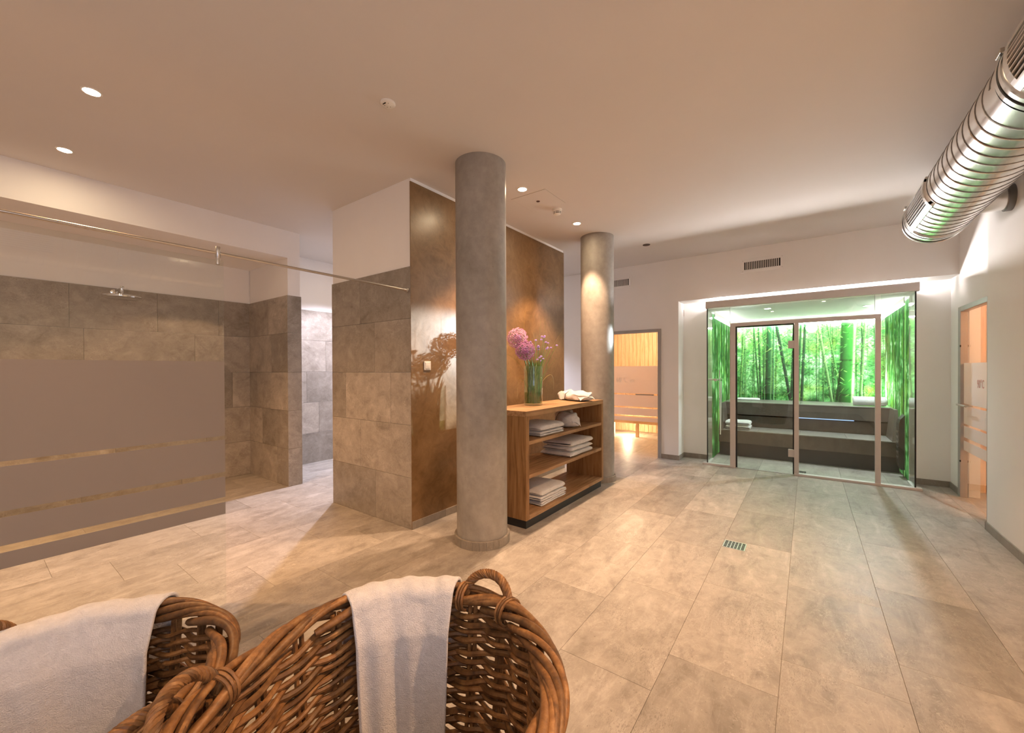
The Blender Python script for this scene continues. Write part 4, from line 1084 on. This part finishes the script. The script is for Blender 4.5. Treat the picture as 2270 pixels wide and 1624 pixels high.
def sauna60():
    w = wallbox('wall_sauna_back', (9.62, 9.75, 1.5, 4.7, 0, 2.45), mat='pine'); boards(w, 'x', 9.607, 1.70, 4.55, 0, 2.4)
    w = wallbox('wall_sauna_left', (7.1, 9.75, 4.56, 4.7, 0, 2.45), mat='pine'); boards(w, 'y', 4.547, 7.1, 9.6, 0, 2.4)
    w = wallbox('wall_sauna_right', (7.46, 9.62, 1.60, 1.69, 0, 2.45), mat='pine')
    wallbox('ceiling_sauna', (7.31, 9.75, 1.70, 4.7, 2.4, 2.5), (7.09, 7.31, 1.99, 4.7, 2.4, 2.5), mat='pine')
    slatted('sauna_bench', 'lower slatted spruce bench in the sixty degree sauna', 8.75, 9.15, 2.0, 4.5, .42, 'y', 4, (2.1, 3.0, 3.55, 4.3), 'sauna benches')
    slatted('sauna_bench', 'upper slatted spruce bench against the sixty degree sauna wall', 9.12, 9.58, 2.0, 4.5, .86, 'y', 5, (2.1, 4.3), 'sauna benches')
    rr = thing('bench_skirt', (9.11, 3.2, .5), 'level spruce boards closing the front under the upper sauna bench', 'boards')
    for z in (.50, .62, .74): MB().cbox(9.125, 9.15, 2.0, 4.5, z, z + .09, .002).build('slat', M['pineh'], rr)
    for i, (x, y, z, p) in enumerate(((8.3, 3.0, 2.33, 62), (8.95, 3.3, .30, 13))):
        r = thing('sauna_lamp', (x, y, z), ('warm ceiling lamp inside the sixty degree sauna', 'warm lamp under the lower sauna bench')[i], 'lamp', 'sauna lamps')
        MB().lathe([(0, .03), (.05, .03), (.05, .0), (.03, -.01), (0, -.012)], 20, (x, y, z)).build('shade', M['lens'], r, True)
        l = bpy.data.lights.new('sauna_glow', 'POINT'); l.energy = p; l.color = (1, .70, .45); l.shadow_soft_size = .05
        o = bpy.data.objects.new('sauna_glow', l); COL.objects.link(o); o.parent = r; o.location = (0, 0, -.06)
sauna60()
def sauna90():
    w = wallbox('wall_hot_sauna_left', (7.2, 7.35, -3.5, -1.60, 0, 2.45), mat='pine'); boards(w, 'x', 7.187, -3.4, -1.62, 0, 2.4)
    w = wallbox('wall_hot_sauna_back', (5.2, 7.3, -3.6, -3.45, 0, 2.45), mat='pine'); boards(w, 'y', -3.45, 5.4, 7.18, 0, 2.4)
    wallbox('wall_hot_sauna_right', (5.1, 5.25, -3.5, -1.6, 0, 2.45), mat='pine'); wallbox('ceiling_hot_sauna', (5.1, 7.35, -3.6, -1.6, 2.4, 2.5), mat='pine')
    slatted('sauna_bench', 'lower slatted bench in the ninety degree sauna', 5.3, 7.15, -2.7, -2.15, .45, 'x', 5, (5.4, 6.2, 7.0), 'sauna benches')
    slatted('sauna_bench', 'upper slatted bench in the ninety degree sauna', 5.3, 7.15, -3.42, -2.75, .9, 'x', 5, (5.4, 7.0), 'sauna benches')
    for i, (x, y, z, p) in enumerate(((6.3, -2.3, 2.30, 26), (6.4, -2.6, .22, 9))):
        r = thing('sauna_lamp', (x, y, z), ('orange ceiling lamp inside the ninety degree sauna', 'orange lamp under the bench of the ninety degree sauna')[i], 'lamp', 'sauna lamps')
        MB().lathe([(0, .03), (.05, .03), (.05, .0), (.03, -.01), (0, -.012)], 20, (x, y, z)).build('shade', M['lens'], r, True)
        l = bpy.data.lights.new('sauna_glow', 'POINT'); l.energy = p; l.color = (1, .40, .16); l.shadow_soft_size = .05
        o = bpy.data.objects.new('sauna_glow', l); COL.objects.link(o); o.parent = r; o.location = (0, 0, -.06)
sauna90()
# ------------------------------------------------------------------ wicker baskets
def interp_r(tab):
    tab = sorted(tab); xs = [a for a, _ in tab]; xs = [xs[-1] - 360] + xs + [xs[0] + 360]; ys = [r for _, r in tab]; ys = [ys[-1]] + ys + [ys[0]]
    def f(th):
        d = math.degrees(th) % 360
        if d > xs[-1]: d -= 360
        if d < xs[0]: d += 360
        for i in range(len(xs) - 1):
            if xs[i] <= d <= xs[i + 1]:
                t = (d - xs[i]) / (xs[i + 1] - xs[i]); t = t * t * (3 - 2 * t)
                return ys[i] + (ys[i + 1] - ys[i]) * t
        return ys[0]
    N = 720; v = [f(2 * PI * i / N) for i in range(N)]
    k = 30; sm = [sum(v[(i + j) % N] for j in range(-k, k + 1)) / (2 * k + 1) for i in range(N)]
    return lambda th: sm[int((th % (2 * PI)) / (2 * PI) * N) % N]
def basket(cx, cy, zr, rim, label, seed, handles, nst=22, pitch=.0300, cane=.0090):
    q = random.Random(seed)
    B = thing('wicker_basket', (cx, cy, 0), label, 'basket', 'large wicker towel baskets')
    def taper(z): t = z / zr; return .76 + .24 * t ** .8 + .03 * math.sin(PI * t)
    def P(th, z, dr=0): rr = rim(th) * taper(z) + dr; return Vector((rr * math.cos(th), rr * math.sin(th), z))
    mat = M['cane']
    def part(mb, name): return mb.build(name, mat, B, True, world=False)
    # base
    MB().grid(lambda u, v: tuple(P(2 * PI * u, .018, 0) * Vector((1, 1, 1)).x * 1 if v == 1 else (P(2 * PI * u, .018).x * v, P(2 * PI * u, .018).y * v, .018)), 48, 6).build('base', mat, B, world=False)
    # stakes
    for i in range(nst):
        th = 2 * PI * i / nst
        for s in (-1, 1):
            part(MB().tube([P(th + s * .010 / rim(th), z, 0) for z in (.0, zr * .25, zr * .5, zr * .75, zr - .01)], .0075, 6), 'stake')
    # woven rows: each a pair of strands crossing over between the stakes
    nrow = int((zr - .045) / pitch)
    for j in range(nrow):
        z0 = .022 + j * pitch
        near = z0 > zr - .36
        seg = nst * (6 if near else 3)
        st = q.random() * 2 * PI
        for s in (-1, 1):
            pts, rs = [], []
            rad = cane * q.uniform(.82, 1.22); ph = (j % 2) * PI + (0 if s > 0 else PI); wob = q.random() * 6; wob2 = q.random() * 6
            tot = 2 * PI * 1.0
            for i in range(seg + 1):
                t = i / seg; th = st + tot * t; w = nst * th / 2
                dr = .014 * math.cos(w + ph)
                z = z0 + pitch * .30 * math.sin(w + ph) + .0035 * math.sin(5 * th + wob) + .002 * math.sin(13 * th + wob2) + pitch * .3 * (t - .5)
                pts.append(P(th, z, dr + .002 * math.sin(9 * th + wob2))); e = min(t, 1 - t)
                rs.append(rad * (.72 + .28 * min(1, e * 14)) * (1 + .10 * math.sin(7 * th + wob)))
            part(MB().tube(pts, rs, 7 if near else 5), 'woven_strand')
    # plaited border: long canes rolling over the rim
    nb = 30
    for i in range(nb):
        th0 = 2 * PI * (i + q.uniform(-.25, .25)) / nb; span = q.uniform(1.0, 1.45); rad = q.uniform(.0092, .0132); R0 = q.uniform(.021, .028)
        pts, rs = [], []; n = 30; a0 = q.uniform(-.3, .3)
        for k in range(n + 1):
            t = k / n; th = th0 + span * t
            ang = -2.1 + a0 + 4.6 * t          # round the rim: outside low -> over the top -> inside low
            pts.append(P(th, zr - .004 + R0 * 1.05 * math.cos(ang), -R0 * 1.0 * math.sin(ang) * 1.0 - .004)); rs.append(rad * (1 + .07 * math.sin(9 * th + i)) * (.8 if k in (0, n) else 1))
        part(MB().tube(pts, rs, 9), 'rim_cane')
    # rope handles
    for (ha, hw, hh, lean) in handles:
        H = thing_part = bpy.data.objects.new('handle', None); COL.objects.link(H); H.parent = B; H.empty_display_size = .05
        a1, a2 = ha - hw, ha + hw
        def arch(t):
            th = a1 + (a2 - a1) * t; s = math.sin(PI * min(1, max(0, t)))
            z = zr - .01 + hh * (s ** .62) if 0 < t < 1 else zr - .01
            u = .5 - .5 * math.cos(PI * t); th = a1 + (a2 - a1) * (t * .45 + u * .55)
            return P(th, zr, lean * s + .004) * 1.0 + Vector((0, 0, z - zr))
        n = 70; ax = [arch(i / n) for i in range(n + 1)]
        up0 = Vector((math.cos(ha), math.sin(ha), 0))
        for k in range(6):
            pts = []
            for i in range(n + 1):
                tg = (ax[min(n, i + 1)] - ax[max(0, i - 1)]).normalized(); nn = (up0 - tg * up0.dot(tg)).normalized(); bb = tg.cross(nn)
                a = 2 * PI * (k / 6 + 4.2 * i / n); pts.append(ax[i] + (nn * math.cos(a) + bb * math.sin(a)) * .0095)
            o = MB().tube(pts, .0062, 6).build('rope_strand', mat, H, True, world=False)
        # feet wound round the border
        for a in (a1, a2):
            for k in range(3):
                pts = []
                for i in range(23):
                    an = -2.6 + 5.4 * i / 22; pts.append(P(a + (k - 1) * .028 + .02 * math.sin(an), zr - .008 + .040 * math.cos(an), -.040 * math.sin(an) - .002))
                MB().tube(pts, .0048, 6).build('binding', mat, H, True, world=False)
    return B, P, rim
D = math.radians
rim1 = interp_r([(-76, .372), (-46, .366), (-27, .370), (-2, .390), (22, .396), (50, .41), (74, .412), (100, .410), (123, .425), (142, .470), (165, .485), (190, .44), (220, .40), (250, .378)])
B1 = basket(.64, .80, .74, rim1, 'big round wicker basket with rope handles nearest the camera', 5, [(D(8), .22, .082, .02), (D(140), .20, .085, .02)])
rim2 = interp_r([(0, .37), (45, .375), (90, .385), (135, .385), (180, .38), (225, .375), (270, .37), (315, .372)])
B2 = basket(.115, 1.515, .70, rim2, 'wicker basket at the left edge behind the bigger one', 11, [(D(-75), .22, .08, .02), (D(105), .22, .08, .02)])
def draped(Bt, th0, th1, drop_in, drop_out, label, seed, flare=.0):
    B, P, rim = Bt; q = random.Random(seed); zr = None
    cx, cy = B.location.x, B.location.y
    zr = .74 if Bt is B1 else .70
    r = thing('draped_towel', (cx, cy, 0), label, 'towel', 'towels hung over the basket rims')
    p = [q.random() * 6 for _ in range(8)]
    R0 = .038
    la = PI * R0; tot = drop_out + la + drop_in
    def F(u, v):
        s = v * tot
        thm = (th0 + th1) / 2; hw = (th1 - th0) / 2
        if s < drop_out: dr, z, dep = R0 + .012, zr - (drop_out - s), (drop_out - s) / drop_out
        elif s < drop_out + la:
            a = (s - drop_out) / R0; dr = R0 * math.cos(a) + .012 * math.cos(a); z = zr + (R0 * .92) * math.sin(a); dep = 0
        else:
            e = s - drop_out - la; dr, z, dep = -R0 - .012 - .03 * min(1, e / .1), zr - e, e / drop_in
        th = thm + hw * (2 * u - 1) * (1 - flare * dep * (1 if s > drop_out else .3))
        fold = (.0055 * math.sin(9 * (2 * u - 1) + p[0] + 1.2 * v) + .003 * math.sin(21 * u + p[1] + 2 * v)) * min(1, dep * 4)
        pt = P(th, max(.03, zr), dr + (fold if dep else .003 * math.sin(12 * u + p[2])))
        tz = z - zr
        k = 1.0
        if z < zr: 
            base = P(th, max(.05, z), 0); top = P(th, zr, 0); d = (base - top); pt = pt + Vector((d.x, d.y, 0)) * .7
        return (pt.x, pt.y, z + .003 * math.sin(17 * u + p[3]) + .002 * math.sin(40 * u + 23 * v))
    mb = MB().grid(F, 60, 90)
    o = mb.build('towel_cloth', M['towelfg'], r, True, world=False)
    md = o.modifiers.new('thickness', 'SOLIDIFY'); md.thickness = .012; md.offset = 0
    sb = o.modifiers.new('smooth', 'SUBSURF'); sb.levels = 1; sb.render_levels = 1
draped(B1, D(25), D(77), .50, .30, 'white terry towel hung over the rim of the bigger basket', 2, .06)
draped(B2, D(38), D(112), .55, .30, 'white terry towel hung over the rim of the left basket', 4, .0)
